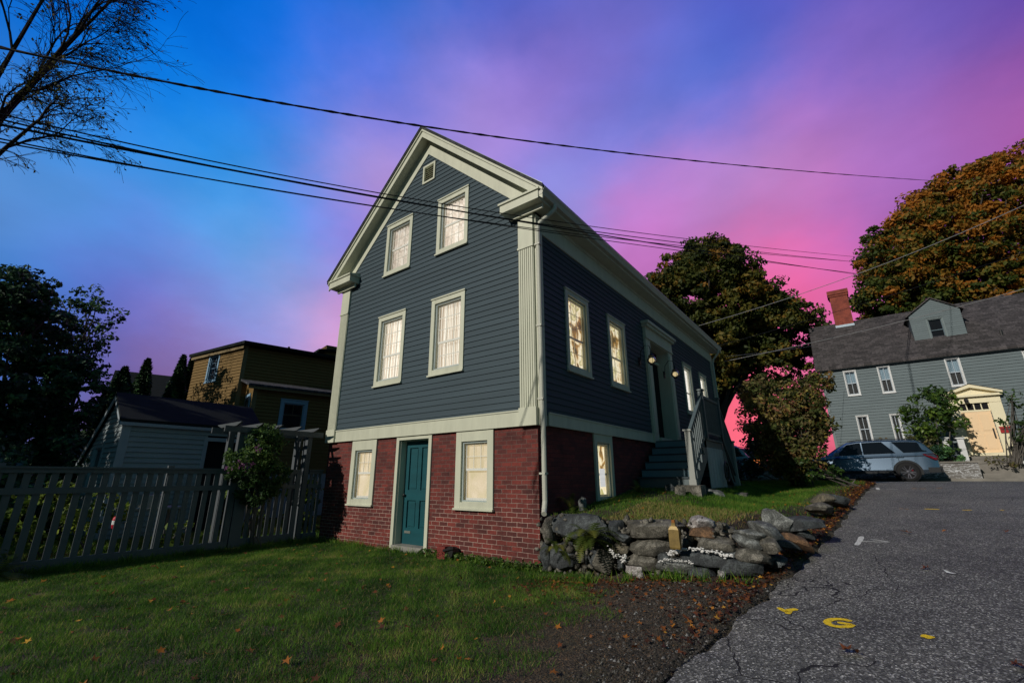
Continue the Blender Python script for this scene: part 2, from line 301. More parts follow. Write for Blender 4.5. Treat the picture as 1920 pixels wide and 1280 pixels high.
# ---------------------------------------------------------------- terrain
def sm(t): t=np.clip(t,0,1); return t*t*(3-2*t)
EY=[-30,-6,-3,-1.2,.6,3,6.7,10.7,13.2,13.9]; EX=[2.6,2.8,2.88,3.12,3.35,3.6,3.87,4.18,4.5,3.4]
XS0=LY(1838,880,20.95).x
def edge_x(y): return np.interp(y,EY,EX)
def zroad(y): 
    y=np.asarray(y,dtype=float); z=ZA*(y+ZB); return np.where(z<1.20,np.maximum(z,-.6),1.20+.045*np.tanh((z-1.20)/.045))
def ground_z(x,y):
    x=np.asarray(x,dtype=float); y=np.asarray(y,dtype=float)
    zr=zroad(y); low=.09+0*y; low=np.where(y<-7,.09-.03*(-7-y)*0,low)
    zl=low+(zr-low)*sm((x-.2)/2.9)                                   # lawn falling away from the road
    wall_z=.84+.085*np.clip(y,0,2.5)+.12*np.clip(y-2.5,0,2.2)
    xs=2.42+.13*y
    hs=.34*(1-sm((y-1)/6.5))+.05
    up=wall_z+(zr+hs-wall_z)*sm((x-.6)/2.0)
    up=np.where(y>9,up+(zr+.06-up)*sm((y-9)/5),up)
    up=up+(zr+.03-up)*sm((x-xs)/.3)
    t=sm((y-.06)/.16)*sm((x+.35)/.25)
    z=zl+(up-zl)*t
    # left of the house far behind: gentle rise to street level
    z=np.where(x<-.3,low+(1.23-low)*sm((y-12)/6)*sm((x+7)/6),z)
    z=np.where(x>edge_x(y),zr-.05,z)
    cross=(y>13.9)&(y<21); z=np.where(cross&(x>-12),1.18,z)
    # terrace in front of the grey house
    z=np.where((y>=21.0)&(x>-12),np.where((x>XS0)&(x<XS0+2.2)&(y<24.4),1.1,1.18+.80*sm((y-20.98)/.2)+.32*sm((y-21.5)/2)),z)
    n=.012*np.sin(x*3.1+y*1.7)*np.cos(y*2.3-x*.9)
    return z+n*np.where(x>edge_x(y),0,1)
def grid(xs,ys,fz,name):
    X,Y=np.meshgrid(xs,ys,indexing='ij'); Z=fz(X,Y); V=np.stack([X,Y,Z],-1).reshape(-1,3); a,b=len(xs),len(ys)
    I=np.arange(a*b).reshape(a,b); Fc=np.stack([I[:-1,:-1],I[1:,:-1],I[1:,1:],I[:-1,1:]],-1).reshape(-1,4)
    return np_mesh(name,V,Fc)
def axis(segs):
    o=[]
    for a,b,s in segs: o+=list(np.arange(a,b,s))
    return np.array(o+[segs[-1][1]])
def ground_mat():
    m,nt,b=new_mat('soil_and_turf'); co=obj_co(nt)
    n=nd(nt,'ShaderNodeTexNoise',Scale=1.3,Detail=8.0,Roughness=.7); nt.links.new(co,n.inputs['Vector'])
    c=ramp(nt,n.outputs['Fac'],[(.3,(.024,.028,.010)),(.5,(.045,.034,.020)),(.7,(.075,.050,.032))])
    n2=nd(nt,'ShaderNodeTexVoronoi',Scale=55.0); nt.links.new(co,n2.inputs['Vector'])
    mx=nd(nt,'ShaderNodeMix',data_type='RGBA',blend_type='MULTIPLY'); mx.inputs[0].default_value=1; nt.links.new(c,mx.inputs[6]); nt.links.new(ramp(nt,n2.outputs['Color'],[(.1,(.35,.35,.35)),(.6,(1.2,1.2,1.2)),(.9,(2.4,2.3,2.3))]),mx.inputs[7])
    nt.links.new(mx.outputs[2],b.inputs['Base Color']); b.inputs['Roughness'].default_value=.95
    bump(nt,b,n2.outputs['Distance'],.8,.02); return m
xs=axis([(-300,-40,20),(-40,-14,2),(-14,-6.4,.4),(-6.4,-.5,.2),(-.5,5.2,.08),(5.2,20,.8),(20,60,5),(60,300,20)])
ys=axis([(-60,-12,6),(-12,-.4,.2),(-.4,.5,.04),(.5,5,.15),(5,13,.3),(13,15,.1),(15,20.8,.8),(20.8,21.4,.05),(21.4,40,1.5),(40,300,20)])
g=link('ground',grid(xs,ys,ground_z,'ground'),ground_mat(),smooth=True); tag(g,'dark soil and turf ground sloping up beside the house','ground',kind='structure')
def asphalt_mat():
    m,nt,b=new_mat('asphalt'); co=obj_co(nt)
    v=nd(nt,'ShaderNodeTexVoronoi',Scale=85.0,Randomness=1.0); nt.links.new(co,v.inputs['Vector'])
    c=ramp(nt,v.outputs['Color'],[(.0,(.026,.027,.026)),(.4,(.070,.070,.066)),(.72,(.165,.163,.153)),(.95,(.60,.59,.56))])
    n=nd(nt,'ShaderNodeTexNoise',Scale=.9,Detail=7.0,Roughness=.65); nt.links.new(co,n.inputs['Vector'])
    mx=nd(nt,'ShaderNodeMix',data_type='RGBA',blend_type='MULTIPLY'); mx.inputs[0].default_value=1; nt.links.new(c,mx.inputs[6]); nt.links.new(ramp(nt,n.outputs['Fac'],[(.25,(.5,.5,.54)),(.5,(1,1,1)),(.75,(1.25,1.22,1.2))]),mx.inputs[7])
    # cracks
    w=nd(nt,'ShaderNodeTexNoise',Scale=3.0,Detail=2.5,Roughness=.5); nt.links.new(co,w.inputs['Vector'])
    ad=nd(nt,'ShaderNodeMix',data_type='RGBA',blend_type='LINEAR_LIGHT'); ad.inputs[0].default_value=.12; nt.links.new(co,ad.inputs[6]); nt.links.new(w.outputs['Color'],ad.inputs[7])
    e=nd(nt,'ShaderNodeTexVoronoi',feature='DISTANCE_TO_EDGE',Scale=.75); nt.links.new(ad.outputs[2],e.inputs['Vector'])
    k=nd(nt,'ShaderNodeTexNoise',Scale=.8,Detail=3.0); nt.links.new(co,k.inputs['Vector'])
    thr=nd(nt,'ShaderNodeMath',operation='MULTIPLY_ADD'); nt.links.new(ramp(nt,k.outputs['Fac'],[(.45,(0,0,0)),(.65,(1,1,1))]),thr.inputs[0]); thr.inputs[1].default_value=.0045; thr.inputs[2].default_value=.0002
    lt=nd(nt,'ShaderNodeMath',operation='LESS_THAN'); nt.links.new(e.outputs['Distance'],lt.inputs[0]); nt.links.new(thr.outputs[0],lt.inputs[1])
    m2=nd(nt,'ShaderNodeMix',data_type='RGBA'); nt.links.new(lt.outputs[0],m2.inputs[0]); nt.links.new(mx.outputs[2],m2.inputs[6]); m2.inputs[7].default_value=(.01,.01,.01,1)
    nt.links.new(m2.outputs[2],b.inputs['Base Color']); b.inputs['Roughness'].default_value=.8
    h=nd(nt,'ShaderNodeMath',operation='SUBTRACT'); nt.links.new(v.outputs['Distance'],h.inputs[0]); nt.links.new(lt.outputs[0],h.inputs[1]); bump(nt,b,h.outputs[0],.7,.008)
    return m
M_asph=asphalt_mat()
def road_mesh():
    ys=np.concatenate([np.arange(-30,-8,1.),np.arange(-8,13.9,.12)]); V=[];Fc=[]
    W=[0,.02,.3,1,2,3,4.5,7]
    for y in ys:
        jit=.035*math.sin(y*5.3)+.02*math.sin(y*13.1+1)+.012*math.sin(y*31)
        for w in W: V.append((float(edge_x(y))+jit*(w<1)+w,y,float(zroad(y))-(.03 if w==0 else 0)))
    n=len(W)
    for i in range(len(ys)-1):
        for k in range(n-1): a=i*n+k; Fc.append((a,a+1,a+n+1,a+n))
    return np_mesh('road',np.array(V),np.array(Fc))
road=link('road',road_mesh(),M_asph,smooth=True); tag(road,'cracked grey asphalt lane climbing beside the house','road',kind='structure')
mb=MB(); z=1.243
mb.add([(-40,13.95,z-.012),(60,13.95,z-.004),(60,20.4,z),(-40,20.4,z)],[(0,1,2,3)])
cs=mb.build('cross_street',M_asph); tag(cs,'asphalt cross street at the top of the lane','street',kind='structure')
M_ypaint=worn('yellow_road_paint',(1.0,.68,.01)); M_wpaint=worn('white_road_paint',(.74,.74,.72))
M_fpaint=worn('faded_orange_paint',(.42,.20,.04))
def stroke(px,w,mat,label,closed=False):
    """brush stroke of paint lying on the road through the given road points"""
    mb=MB(); pts=[onroad(*p) for p in px]
    fine=[]
    for a,b in zip(pts[:-1],pts[1:]):
        for t in np.linspace(0,1,7)[:-1]: fine.append(a.lerp(b,t))
    fine.append(pts[-1]); n=len(fine); vs=[]
    for i,p in enumerate(fine):
        t=(fine[min(i+1,n-1)]-fine[max(i-1,0)]); t.z=0; t.normalize(); s=Vector((-t.y,t.x,0))
        e=min(i,n-1-i); ww=w*(.55 if e==0 else (.85 if e==1 else 1))*random.uniform(.88,1.1)
        for k in (-1,1):
            q=p+s*k*ww/2; vs.append((q.x,q.y,float(zroad(q.y))+.005))
    mb.add(vs,[(2*i,2*i+1,2*i+3,2*i+2) for i in range(n-1)]); return mb
def ell(cx,cy,rx,ry,a0,a1,n=16,rot=0):
    o=[]
    for i in range(n+1):
        a=R(a0+(a1-a0)*i/n); x,y=rx*math.cos(a),ry*math.sin(a); o.append((cx+x*math.cos(rot)-y*math.sin(rot),cy+x*math.sin(rot)+y*math.cos(rot)))
    return o
# the letter G
G=stroke(ell(1575,1168,24,7.2,-35,-350,22,R(4)),.055,M_ypaint,'G')
g2=stroke([(1599,1172),(1588,1169.5),(1570,1167)],.05,M_ypaint,''); G.add(g2.v,g2.f)
G.build('painted_letter',M_ypaint,road,label='yellow letter G sprayed on the asphalt')
Y=stroke([(1459,1139),(1470,1145),(1480,1148)],.05,0,''); y2=stroke([(1495,1142),(1480,1143.5),(1477,1151)],.055,0,''); Y.add(y2.v,y2.f)
Y.build('painted_letter',M_ypaint,road,label='yellow letter Y sprayed on the asphalt')
T=stroke([(1616,1005.5),(1612,1014),(1606,1022)],.07,0,''); t2=stroke([(1611,1014),(1640,1015.5),(1668,1016)],.035,0,''); t3=stroke([(1632,1011),(1650,1013),(1668,1016)],.03,0,''); T.add(t2.v,t2.f); T.add(t3.v,t3.f)
T.build('painted_arrow',M_wpaint,road,label='white sprayed mark shaped like a T with an arrow tail')
for px,w,mt_ in (([(1727,1191),(1740,1194),(1749,1197)],.075,M_ypaint),([(1733,954),(1748,954.3),(1762,955)],.085,M_ypaint),([(1804,956),(1813,956.3),(1822,956)],.06,M_ypaint),
    ([(1686,953.6),(1694,953.4)],.05,M_fpaint),([(1697,954.3),(1704,954.2)],.05,M_fpaint),([(1708,915.5),(1720,915.8)],.10,M_fpaint),([(1724,916),(1736,916)],.10,M_fpaint),([(1755,914.6),(1767,914.8)],.10,M_fpaint),
    ([(1877,956),(1881,956.8)],.06,M_ypaint),([(1662,916.5),(1684,917.5)],.05,M_wpaint),([(1645,914),(1647,918)],.09,M_wpaint)):
    stroke(px,w,mt_,'').build('painted_dash',mt_,road)
# far sidewalk, retaining wall and steps of the grey house
M_conc=paint('old_concrete',(.20,.185,.165),.9,.3,(2,2,2),(30,30,30),.5)
M_graf=None
mb=MB(); mb.box(-12,60,20.4,20.95,1.1,1.36); sw=mb.build('sidewalk',M_conc); tag(sw,'narrow concrete sidewalk along the cross street','sidewalk',kind='structure')
# ---------------------------------------------------------------- walls / windows
def clap(mb,P,span,z0,z1,ex,opens=(),t=.017):
    z=z0
    while z<z1-1e-4:
        zt=min(z+ex,z1); lo,hi=span((z+zt)/2)
        if hi-lo>.02:
            t_=t*(1.7 if ex>.12 else 1)
            cuts=[(lo,hi)]
            for a0,a1,b0,b1 in opens:
                if zt>b0+.01 and z<b1-.01:
                    nc=[]
                    for c0,c1 in cuts:
                        if a1<=c0 or a0>=c1: nc.append((c0,c1)); continue
                        if a0>c0: nc.append((c0,a0))
                        if a1<c1: nc.append((a1,c1))
                    cuts=nc
            for c0,c1 in cuts:
                mb.add([P(c0,z,t_),P(c1,z,t_),P(c1,zt,.001),P(c0,zt,.001),P(c0,z,-.004),P(c1,z,-.004)],[(0,1,2,3),(4,5,1,0)])
        z=zt
def holed(mb,P,a0,a1,z0,z1,opens,off=0,deep=.2):
    A=sorted({a0,a1,*[q for o in opens for q in o[:2]]}); Z=sorted({z0,z1,*[q for o in opens for q in o[2:]]})
    for i in range(len(A)-1):
        for k in range(len(Z)-1):
            ca,cz=(A[i]+A[i+1])/2,(Z[k]+Z[k+1])/2
            if any(o[0]<ca<o[1] and o[2]<cz<o[3] for o in opens): continue
            mb.quad(P(A[i],Z[k],off),P(A[i+1],Z[k],off),P(A[i+1],Z[k+1],off),P(A[i],Z[k+1],off))
    for o in opens:
        mb.quad(P(o[0],o[2],off),P(o[0],o[3],off),P(o[0],o[3],off-deep),P(o[0],o[2],off-deep))
        mb.quad(P(o[1],o[2],off),P(o[1],o[3],off),P(o[1],o[3],off-deep),P(o[1],o[2],off-deep))
        mb.quad(P(o[0],o[3],off),P(o[1],o[3],off),P(o[1],o[3],off-deep),P(o[0],o[3],off-deep))
def window(root,P,a0,a1,z0,z1,cas=.10,top=None,bot=None,cols=3,ru=3,rl=2,meet=.4,frame=M_trim,sash=M_sash,storm=M_storm,back=M_lace,proud=.035,folds=True,part='window',gl=M_glass,lower_cols=None,mw=.016,label=None,storm_w=.022,low=None):
    """window part (casing + sill) > sash, pane, curtain.  a0..z1 = outside of the casing.  returns the opening"""
    top=top or cas; bot=bot or cas
    i0,i1,k0,k1=a0+cas,a1-cas,z0+bot,z1-top
    f=MB()
    f.mbox(P,a0,i0,z0,z1,-.01,proud); f.mbox(P,i1,a1,z0,z1,-.01,proud); f.mbox(P,i0,i1,k1,z1,-.01,proud-.002); f.mbox(P,i0,i1,z0,k0,-.01,proud-.002)
    f.mbox(P,a0-.015,a1+.015,z1,z1+.03,-.01,proud+.02); f.mbox(P,a0-.015,a1+.015,z0-.035,z0,-.01,proud+.03)
    for q in ((i0-.004,i0+.012,k0,k1),(i1-.012,i1+.004,k0,k1)): f.mbox(P,*q,-.13,-.011)
    f.mbox(P,i0+.012,i1-.012,k1-.012,k1+.004,-.13,-.011); f.mbox(P,i0+.012,i1-.012,k0-.004,k0+.012,-.13,-.011)
    w=f.build(part,frame,root,label=label)
    g0,g1,h0,h1=i0+.012,i1-.012,k0+.012,k1-.012
    s=MB(); q=storm_w
    s.mbox(P,g0,g0+q,h0,h1,-.035,-.006); s.mbox(P,g1-q,g1,h0,h1,-.035,-.006); s.mbox(P,g0+q,g1-q,h1-q,h1,-.035,-.007); s.mbox(P,g0+q,g1-q,h0,h0+q,-.035,-.007)
    s.build('storm_frame',storm,w)
    g0+=q;g1-=q;h0+=q;h1-=q
    zm=h0+(h1-h0)*meet; s=MB(); r=.028
    for (b0,b1,oo) in ((h0,zm,-.075),(zm,h1,-.062)):
        s.mbox(P,g0-.005,g0+r,b0,b1,oo-.02,oo); s.mbox(P,g1-r,g1+.005,b0,b1,oo-.02,oo)
    s.mbox(P,g0+r,g1-r,zm-.022,zm+.022,-.085,-.052); s.mbox(P,g0+r,g1-r,h1-r,h1+.01,-.082,-.062); s.mbox(P,g0+r,g1-r,h0-.01,h0+r+.01,-.095,-.075)
    lc=cols if lower_cols is None else lower_cols
    for k in range(1,cols):
        a=g0+r+(g1-g0-2*r)*k/cols; s.mbox(P,a-mw/2,a+mw/2,zm+.022,h1-r,-.077,-.064)
    for k in range(1,lc):
        a=g0+r+(g1-g0-2*r)*k/lc; s.mbox(P,a-mw/2,a+mw/2,h0+r,zm-.022,-.090,-.077)
    for k in range(1,ru):
        b=zm+.022+(h1-r-zm-.022)*k/ru; s.mbox(P,g0+r,g1-r,b-mw/2,b+mw/2,-.0765,-.0645)
    for k in range(1,rl):
        b=h0+r+(zm-.022-h0-r)*k/rl; s.mbox(P,g0+r,g1-r,b-mw/2,b+mw/2,-.0895,-.0775)
    s.build('sash',sash,w)
    MB().quad(P(g0-.002,h0-.002,-.045),P(g1+.002,h0-.002,-.045),P(g1+.002,h1+.002,-.045),P(g0-.002,h1+.002,-.045)).build('pane',gl,w)
    if low: MB().quad(P(i0,k0,-.130),P(i1,k0,-.130),P(i1,zm,-.130),P(i0,zm,-.130)).build('lower_shade',low,w)
    c=MB(); n=40
    vs=[];fs=[]
    for k in range(n+1):
        a=i0+(i1-i0)*k/n; o=(-.155+.018*math.sin(k*1.15)+.008*math.sin(k*2.7)) if folds else -.112
        vs+=[P(a,k0,o),P(a,k1,o)]
    fs=[(2*k,2*k+1,2*k+3,2*k+2) for k in range(n)]
    c.add(vs,fs).build('curtain' if folds else 'back_panel',back,w,smooth=True)
    return (i0-.02,i1+.02,k0-.02,k1+.02)
# ---------------------------------------------------------------- MAIN HOUSE
W=6.25; LEN=13.0
H=thing('clapboard_house','three storey slate blue clapboard house with lit windows on a red brick base','house',(-3.1,6.5,.1))
PF=lambda a,z,o:(a,-o,z)             # front wall (faces -y)
PS=lambda a,z,o:(o,a,z)              # right side wall (faces +x)
PL=lambda a,z,o:(-W-o,a,z)
PB=lambda a,z,o:(a,LEN+o,z)
ZR=9.92; SL=.93; XM=-W/2
front_win=[(-2.709,-1.727,3.487,5.169,M_lace),(-4.564,-3.581,3.487,5.169,M_lace)]
attic_win=[(-2.667,-1.707,6.28,7.686,M_lace2),(-4.541,-3.563,6.28,7.686,M_lace2)]
ops=[]
for a0,a1,z0,z1,mt_ in front_win: ops.append(window(H,PF,a0,a1,z0,z1,back=mt_))
for i,(a0,a1,z0,z1,mt_) in enumerate(attic_win): ops.append(window(H,PF,a0,a1,z0,z1,back=mt_,cols=3 if i else 3,ru=2,rl=2,meet=.5,mw=.009))
sops=[]
for a0,a1,mt_ in ((1.034,2.019,M_reflect),(2.974,3.973,M_reflect),(8.712,9.70,M_pale),(10.673,11.647,M_pale)):
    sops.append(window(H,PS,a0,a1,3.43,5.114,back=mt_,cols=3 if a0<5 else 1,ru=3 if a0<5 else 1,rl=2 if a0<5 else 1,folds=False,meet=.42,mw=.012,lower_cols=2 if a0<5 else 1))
# gable vent
v=MB(); x0,x1,z0,z1=-3.28,-2.85,8.415,8.936; c=.05
v.box(x0,x0+c,-.04,.01,z0,z1); v.box(x1-c,x1,-.04,.01,z0,z1); v.box(x0+c,x1-c,-.038,.01,z1-c,z1); v.box(x0+c,x1-c,-.038,.01,z0,z0+c)
vo=v.build('gable_vent',M_trim,H)
v=MB()
for k in range(7):
    zz=z0+c+.03+k*.06; v.prism(lambda a,z,o:(o,a,z),[(-.035,zz-.02),(-.028,zz-.02),(.03,zz+.022),(.023,zz+.022)],x0+c,x1-c)
v.build('louvre',M_trim,vo); MB().quad((x0+c,.04,z0),(x1-c,.04,z0),(x1-c,.04,z1),(x0+c,.04,z1)).build('vent_backing',M_dark,vo)
ops.append((x0+.02,x1-.02,z0+.02,z1-.02))
def span(z):
    if z<6.2: return (-W+.2,-.2)
    h=(ZR-.45-z)/SL; return (XM-min(h,W/2-.2),XM+min(h,W/2-.2))
s=MB(); clap(s,PF,span,2.5,9.45,.1165,ops); s.build('front_siding',M_siding,H)
door_open=(5.62,7.22,2.42,5.14)
s=MB(); clap(s,PS,lambda z:(.05,LEN-.05),2.48,6.1,.1165,sops+[(5.4,7.45,2.3,5.5)]); s.build('side_siding',M_siding,H)
s=MB(); clap(s,PL,lambda z:(.05,LEN-.05),2.4,6.4,.1165); clap(s,PB,lambda z:span(z) if z>6.2 else (-W,0),.2,9.45,.1165); s.build('rear_siding',M_siding,H)
# brick base
gw=[(-1.866,-.962,.937,2.32),(-5.199,-4.294,.911,2.285)]
bo=[]
for a0,a1,z0,z1 in gw:
    bo.append(window(H,lambda a,z,o:PF(a,z,o-.03),a0,a1,z0,z1,cas=.135,top=.22,bot=.10,cols=3,ru=2,rl=1,lower_cols=1,meet=.53,back=M_blind,folds=False,mw=.011))
D0,D1,DZ0,DZ1=-3.618,-2.545,.20,2.285
s=MB(); holed(s,lambda a,z,o:PF(a,z,o-.03),-W+.02,-.03,-.4,2.33,bo+[(D0+.03,D1-.03,.12,DZ1-.04)],0,.35)
s.build('brick_front',M_brick,H)
bs=window(H,lambda a,z,o:PS(a,z,o-.03),2.005,2.841,.93,2.292,cas=.12,top=.16,cols=1,ru=1,rl=1,meet=.42,back=M_reflect,folds=False)
# paper notice in the basement window
MB().quad((-.06,2.28,1.27),(-.06,2.52,1.27),(-.06,2.52,1.62),(-.06,2.28,1.62)).build('paper_notice',emit('paper',[(.3,(.8,.8,.8)),(.7,(1,1,1))],.7,(1,1,30)),H)
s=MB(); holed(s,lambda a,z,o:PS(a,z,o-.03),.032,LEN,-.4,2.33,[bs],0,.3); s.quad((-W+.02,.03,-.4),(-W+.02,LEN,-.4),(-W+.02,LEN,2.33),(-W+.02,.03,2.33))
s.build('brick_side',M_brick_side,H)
# stone footing strip
f=MB(); random.seed(3)
x=-2.5
while x<-.1:
    w=random.uniform(.15,.4); f.box(x,min(x+w,-.06),-.03-random.uniform(0,.03),.028,-.1,.16+random.uniform(-.05,.04)); x+=w+.01
f.build('footing',M_footing,H)
# front door
d=MB(); P=lambda a,z,o:PF(a,z,o-.03)
d.mbox(P,D0,D0+.085,DZ0-.06,DZ1,-.02,.03); d.mbox(P,D1-.085,D1,DZ0-.06,DZ1,-.02,.03); d.mbox(P,D0+.085,D1-.085,DZ1-.07,DZ1,-.02,.028)
d.mbox(P,D0+.083,D0+.10,DZ0,DZ1-.07,-.30,-.021); d.mbox(P,D1-.10,D1-.083,DZ0,DZ1-.07,-.30,-.021); d.mbox(P,D0+.1,D1-.1,DZ1-.085,DZ1-.068,-.30,-.021)
fr=d.build('door_frame',M_trim,H)
MB().mbox(P,D0+.1,D1-.1,.05,DZ0,-.34,.07).build('threshold',paint('weathered_sill',(.26,.25,.23),.8,.3,(4,4,4)),fr)
a0,a1=D0+.10,D1-.10; d=MB(); zt=DZ1-.085; o1=-.17; st=.12; mid=(a0+a1)/2; zl=[DZ0+.30,DZ0+.82,DZ0+1.02,zt-.14]
d.mbox(P,a0,a0+st,DZ0,zt,-.22,o1); d.mbox(P,a1-st,a1,DZ0,zt,-.22,o1); d.mbox(P,a0+st,a1-st,DZ0,zl[0],-.22,o1-.001); d.mbox(P,a0+st,a1-st,zl[1],zl[2],-.22,o1-.001); d.mbox(P,a0+st,a1-st,zl[3],zt,-.22,o1-.001)
d.mbox(P,mid-.055,mid+.055,zl[0],zl[1],-.22,o1-.001); d.mbox(P,mid-.055,mid+.055,zl[2],zl[3],-.22,o1-.001)
for (p0,p1) in ((a0+st,mid-.055),(mid+.055,a1-st)):
    for (q0,q1) in ((zl[0],zl[1]),(zl[2],zl[3])):
        d.mbox(P,p0,p1,q0,q1,-.22,-.20); d.mbox(P,p0+.03,p1-.03,q0+.03,q1-.03,-.20,-.185)
dr=d.build('door',M_teal,H)
MB().mbox(P,a0+.10,a0+.28,DZ0+.20,DZ0+.245,o1,o1+.012).build('mail_slot',paint('slot_metal',(.6,.6,.55),.3,.1,metal=.8),dr)
k=MB(); k.lathe([(0,-.06),(.02,-.055),(.03,-.035),(.02,-.015),(.012,0),(.025,.003)],12,(a0+.05,.03-o1,1.12),'Y'); k.build('door_knob',M_black,dr,True)
# water table, pilasters, frieze
t=MB(); t.box(-W+.34,-.34,-.035,.02,2.29,2.54); t.box(-W+.34,-.34,-.05,.02,2.54,2.565); t.build('water_table',M_trim,H)
t=MB(); t.box(-.02,.03,.30,5.3,2.30,2.505); t.box(-.02,.045,.30,5.3,2.505,2.53); t.box(-.02,.03,7.6,LEN-.02,2.30,2.505); t.build('side_water_table',M_trim,H)
def pilaster(xa,xb,side):
    p=MB(); sx=.034 if side else 0
    p.box(xa-.01,xb+.012,-.075,.0,2.285,2.59)
    p.box(xa,xb,-.06,.0,5.62,6.30); p.box(xa-.01,xb+.01,-.075,.0,5.60,5.64)
    w=xb-xa; n=7; p.box(xa,xb,-.042,.0,2.59,5.60)
    for k in range(n): a=xa+.006+(w-.012)*k/n; p.box(a+.007,a+(w-.012)/n-.007,-.058,-.0421,2.59,5.60)
    return p.build('corner_pilaster',M_trim,H)
pilaster(-.34,.0,1); pilaster(-W,-W+.34,0)
for q in ((.002,.034,.0,.22),(.002,.034,LEN-.25,LEN),(-W-.034,-W-.002,.0,.22)): MB().box(*q,2.285,6.3).build('corner_board',M_trim,H)
t=MB(); t.box(.001,.03,.22,LEN-.25,5.96,6.38); t.box(.001,.05,.22,LEN-.25,6.30,6.385); t.build('side_frieze',M_trim,H)
def rake(d1,d2,y0,y1,name,mat,xe=.33,cut=None):
    m=MB(); P=lambda a,z,o:(a,o,z)
    for s_ in (-1,1):
        xo=XM+s_*(W/2+xe)
        m.prism(P,[(XM,ZR-d1),(xo,ZR-d1-SL*(W/2+xe)),(xo,ZR-d2-SL*(W/2+xe)),(XM,ZR-d2)],y0,y1)
    return m.build(name,mat,H)
OV=.27
rake(0,.07,-OV-.05,LEN+.3,'roof',M_roof,.42)
rake(.072,.13,-OV-.03,-OV+.05,'rake_crown',M_trim,.40); rake(.132,.30,-OV,-OV+.035,'rake_fascia',M_trim,.38)
rake(.235,.26,-OV+.036,.02,'rake_soffit',M_trim,.3); rake(.262,.66,-.030,.005,'rake_frieze',M_trim,.0)
rake(.072,.30,LEN+.2,LEN+.24,'rear_rake',M_trim,.38)
# metal drip edge catching the light
rake(-.012,.0,-OV-.065,-OV-.02,'drip_edge',paint('drip_metal',(.6,.65,.7),.25,.05,metal=.9),.42)
# eaves, returns
def ret(xa,xb):
    r=MB(); r.box(xa,xb,-OV-.03,-.001,6.385,6.56); P=lambda a,z,o:(o,a,z)
    r.box(xa-.03,xb+.03,-OV-.06,-.001,6.56,6.60)
    r.box(xa+.12,xb-.03,-.12,-.076,6.28,6.385)
    r.prism(P,[(-OV-.05,6.602),(-.001,6.602),(-.001,6.70)],xa,xb)
    return r.build('cornice_return',M_trim,H)
ret(-.60,.30); ret(-W-.30,-W+.64)
e=MB(); e.box(.0,.30,-.0005,LEN+.2,6.39,6.42); e.box(.28,.30,.0,LEN+.2,6.42,6.58)
e.box(-W-.30,-W,-.0005,LEN+.2,6.39,6.42); e.box(-W-.30,-W-.28,0,LEN+.2,6.42,6.58); e.build('eave_soffit',M_trim,H)
P=lambda a,z,o:(a,o,z)
for sx,b in ((1,.302),(-1,-W-.302)):
    gt=MB()
    gt.prism(P,[(b,6.45),(b+sx*.075,6.45),(b+sx*.10,6.52),(b+sx*.13,6.56),(b+sx*.13,6.60),(b+sx*.118,6.60),(b+sx*.088,6.52),(b,6.47)],-OV,LEN+.25)
    gt.prism(P,[(b,6.45),(b+sx*.075,6.45),(b+sx*.10,6.52),(b+sx*.13,6.56),(b+sx*.13,6.60),(b,6.60)],-OV-.006,-OV)
    gt.build('gutter',M_gutter,H)
dp=MB(); dp.tube([(.36,.18,6.46),(.36,.18,6.36),(.30,.12,6.26),(.12,.02,6.08),(.085,.0,5.98),(.085,.0,4.2),(.085,.0,2.6),(.10,.0,2.4),(.105,-.01,1.1),(.12,-.06,.97),(.16,-.13,.92)],.042,10)
for z in (5.6,4.0,2.7,1.5): dp.box(.03,.14,-.05,.05,z,z+.03)
dp.build('downspout',M_gutter,H,smooth=False)
dp=MB(); dp.tube([(.36,LEN-.1,6.46),(.34,LEN-.1,6.3),(.12,LEN-.12,6.05),(.085,LEN-.12,5.9),(.085,LEN-.12,1.4)],.04,8); dp.build('downspout',M_gutter,H)
# ceilings/floors inside so light does not leak
i=MB(); i.box(-W+.3,-.3,.3,LEN-.3,.2,6.3); i.build('inner_core',M_dark,H)
# side doorway
P=PS; s=MB(); y0,y1=5.30,7.52
s.mbox(P,y0,y0+.34,2.30,5.16,.0,.07); s.mbox(P,y1-.34,y1,2.30,5.16,.0,.07)
s.mbox(P,y0+.06,y0+.28,2.55,5.0,.07,.085); s.mbox(P,y1-.28,y1-.06,2.55,5.0,.07,.085)
s.mbox(P,y0,y1,5.16,5.45,.0,.09); s.mbox(P,y0-.05,y1+.05,5.45,5.52,.0,.17); s.mbox(P,y0-.09,y1+.09,5.52,5.60,.0,.22); s.mbox(P,y0-.02,y1+.02,5.12,5.16,.0,.11)
s.mbox(P,y0+.34,y0+.36,2.42,5.14,-.42,.06); s.mbox(P,y1-.36,y1-.34,2.42,5.14,-.42,.06); s.mbox(P,y0+.36,y1-.36,5.10,5.16,-.42,.06)
s.mbox(P,y0+.36,y1-.36,4.72,4.80,-.36,-.24); s.mbox(P,y0+.36,y1-.36,2.36,2.45,-.42,.12)
ds=s.build('side_doorway',M_trim,H)
s=MB(); s.mbox(P,y0+.36,y1-.36,2.45,4.72,-.42,-.38); 
for q in (y0+.50,y0+1.0):
    for r in (2.7,3.6): s.mbox(P,q,q+.36,r,r+.7,-.38,-.365)
sd=s.build('side_door',paint('dark_door',(.035,.04,.045),.4,.1),ds)
k=MB(); k.box(-.37,-.30,y1-.50,y1-.47,3.4,3.46); k.box(-.36,-.34,y1-.62,y1-.50,3.43,3.455); k.build('door_handle',M_black,sd)
MB().mbox(P,y0+.36,y1-.36,4.80,5.10,-.36,-.355).build('transom_glow',emit('transom_light',[(.3,(.55,.36,.10)),(.7,(.9,.66,.25))],.6,(5,5,5)),ds)
s=MB(); 
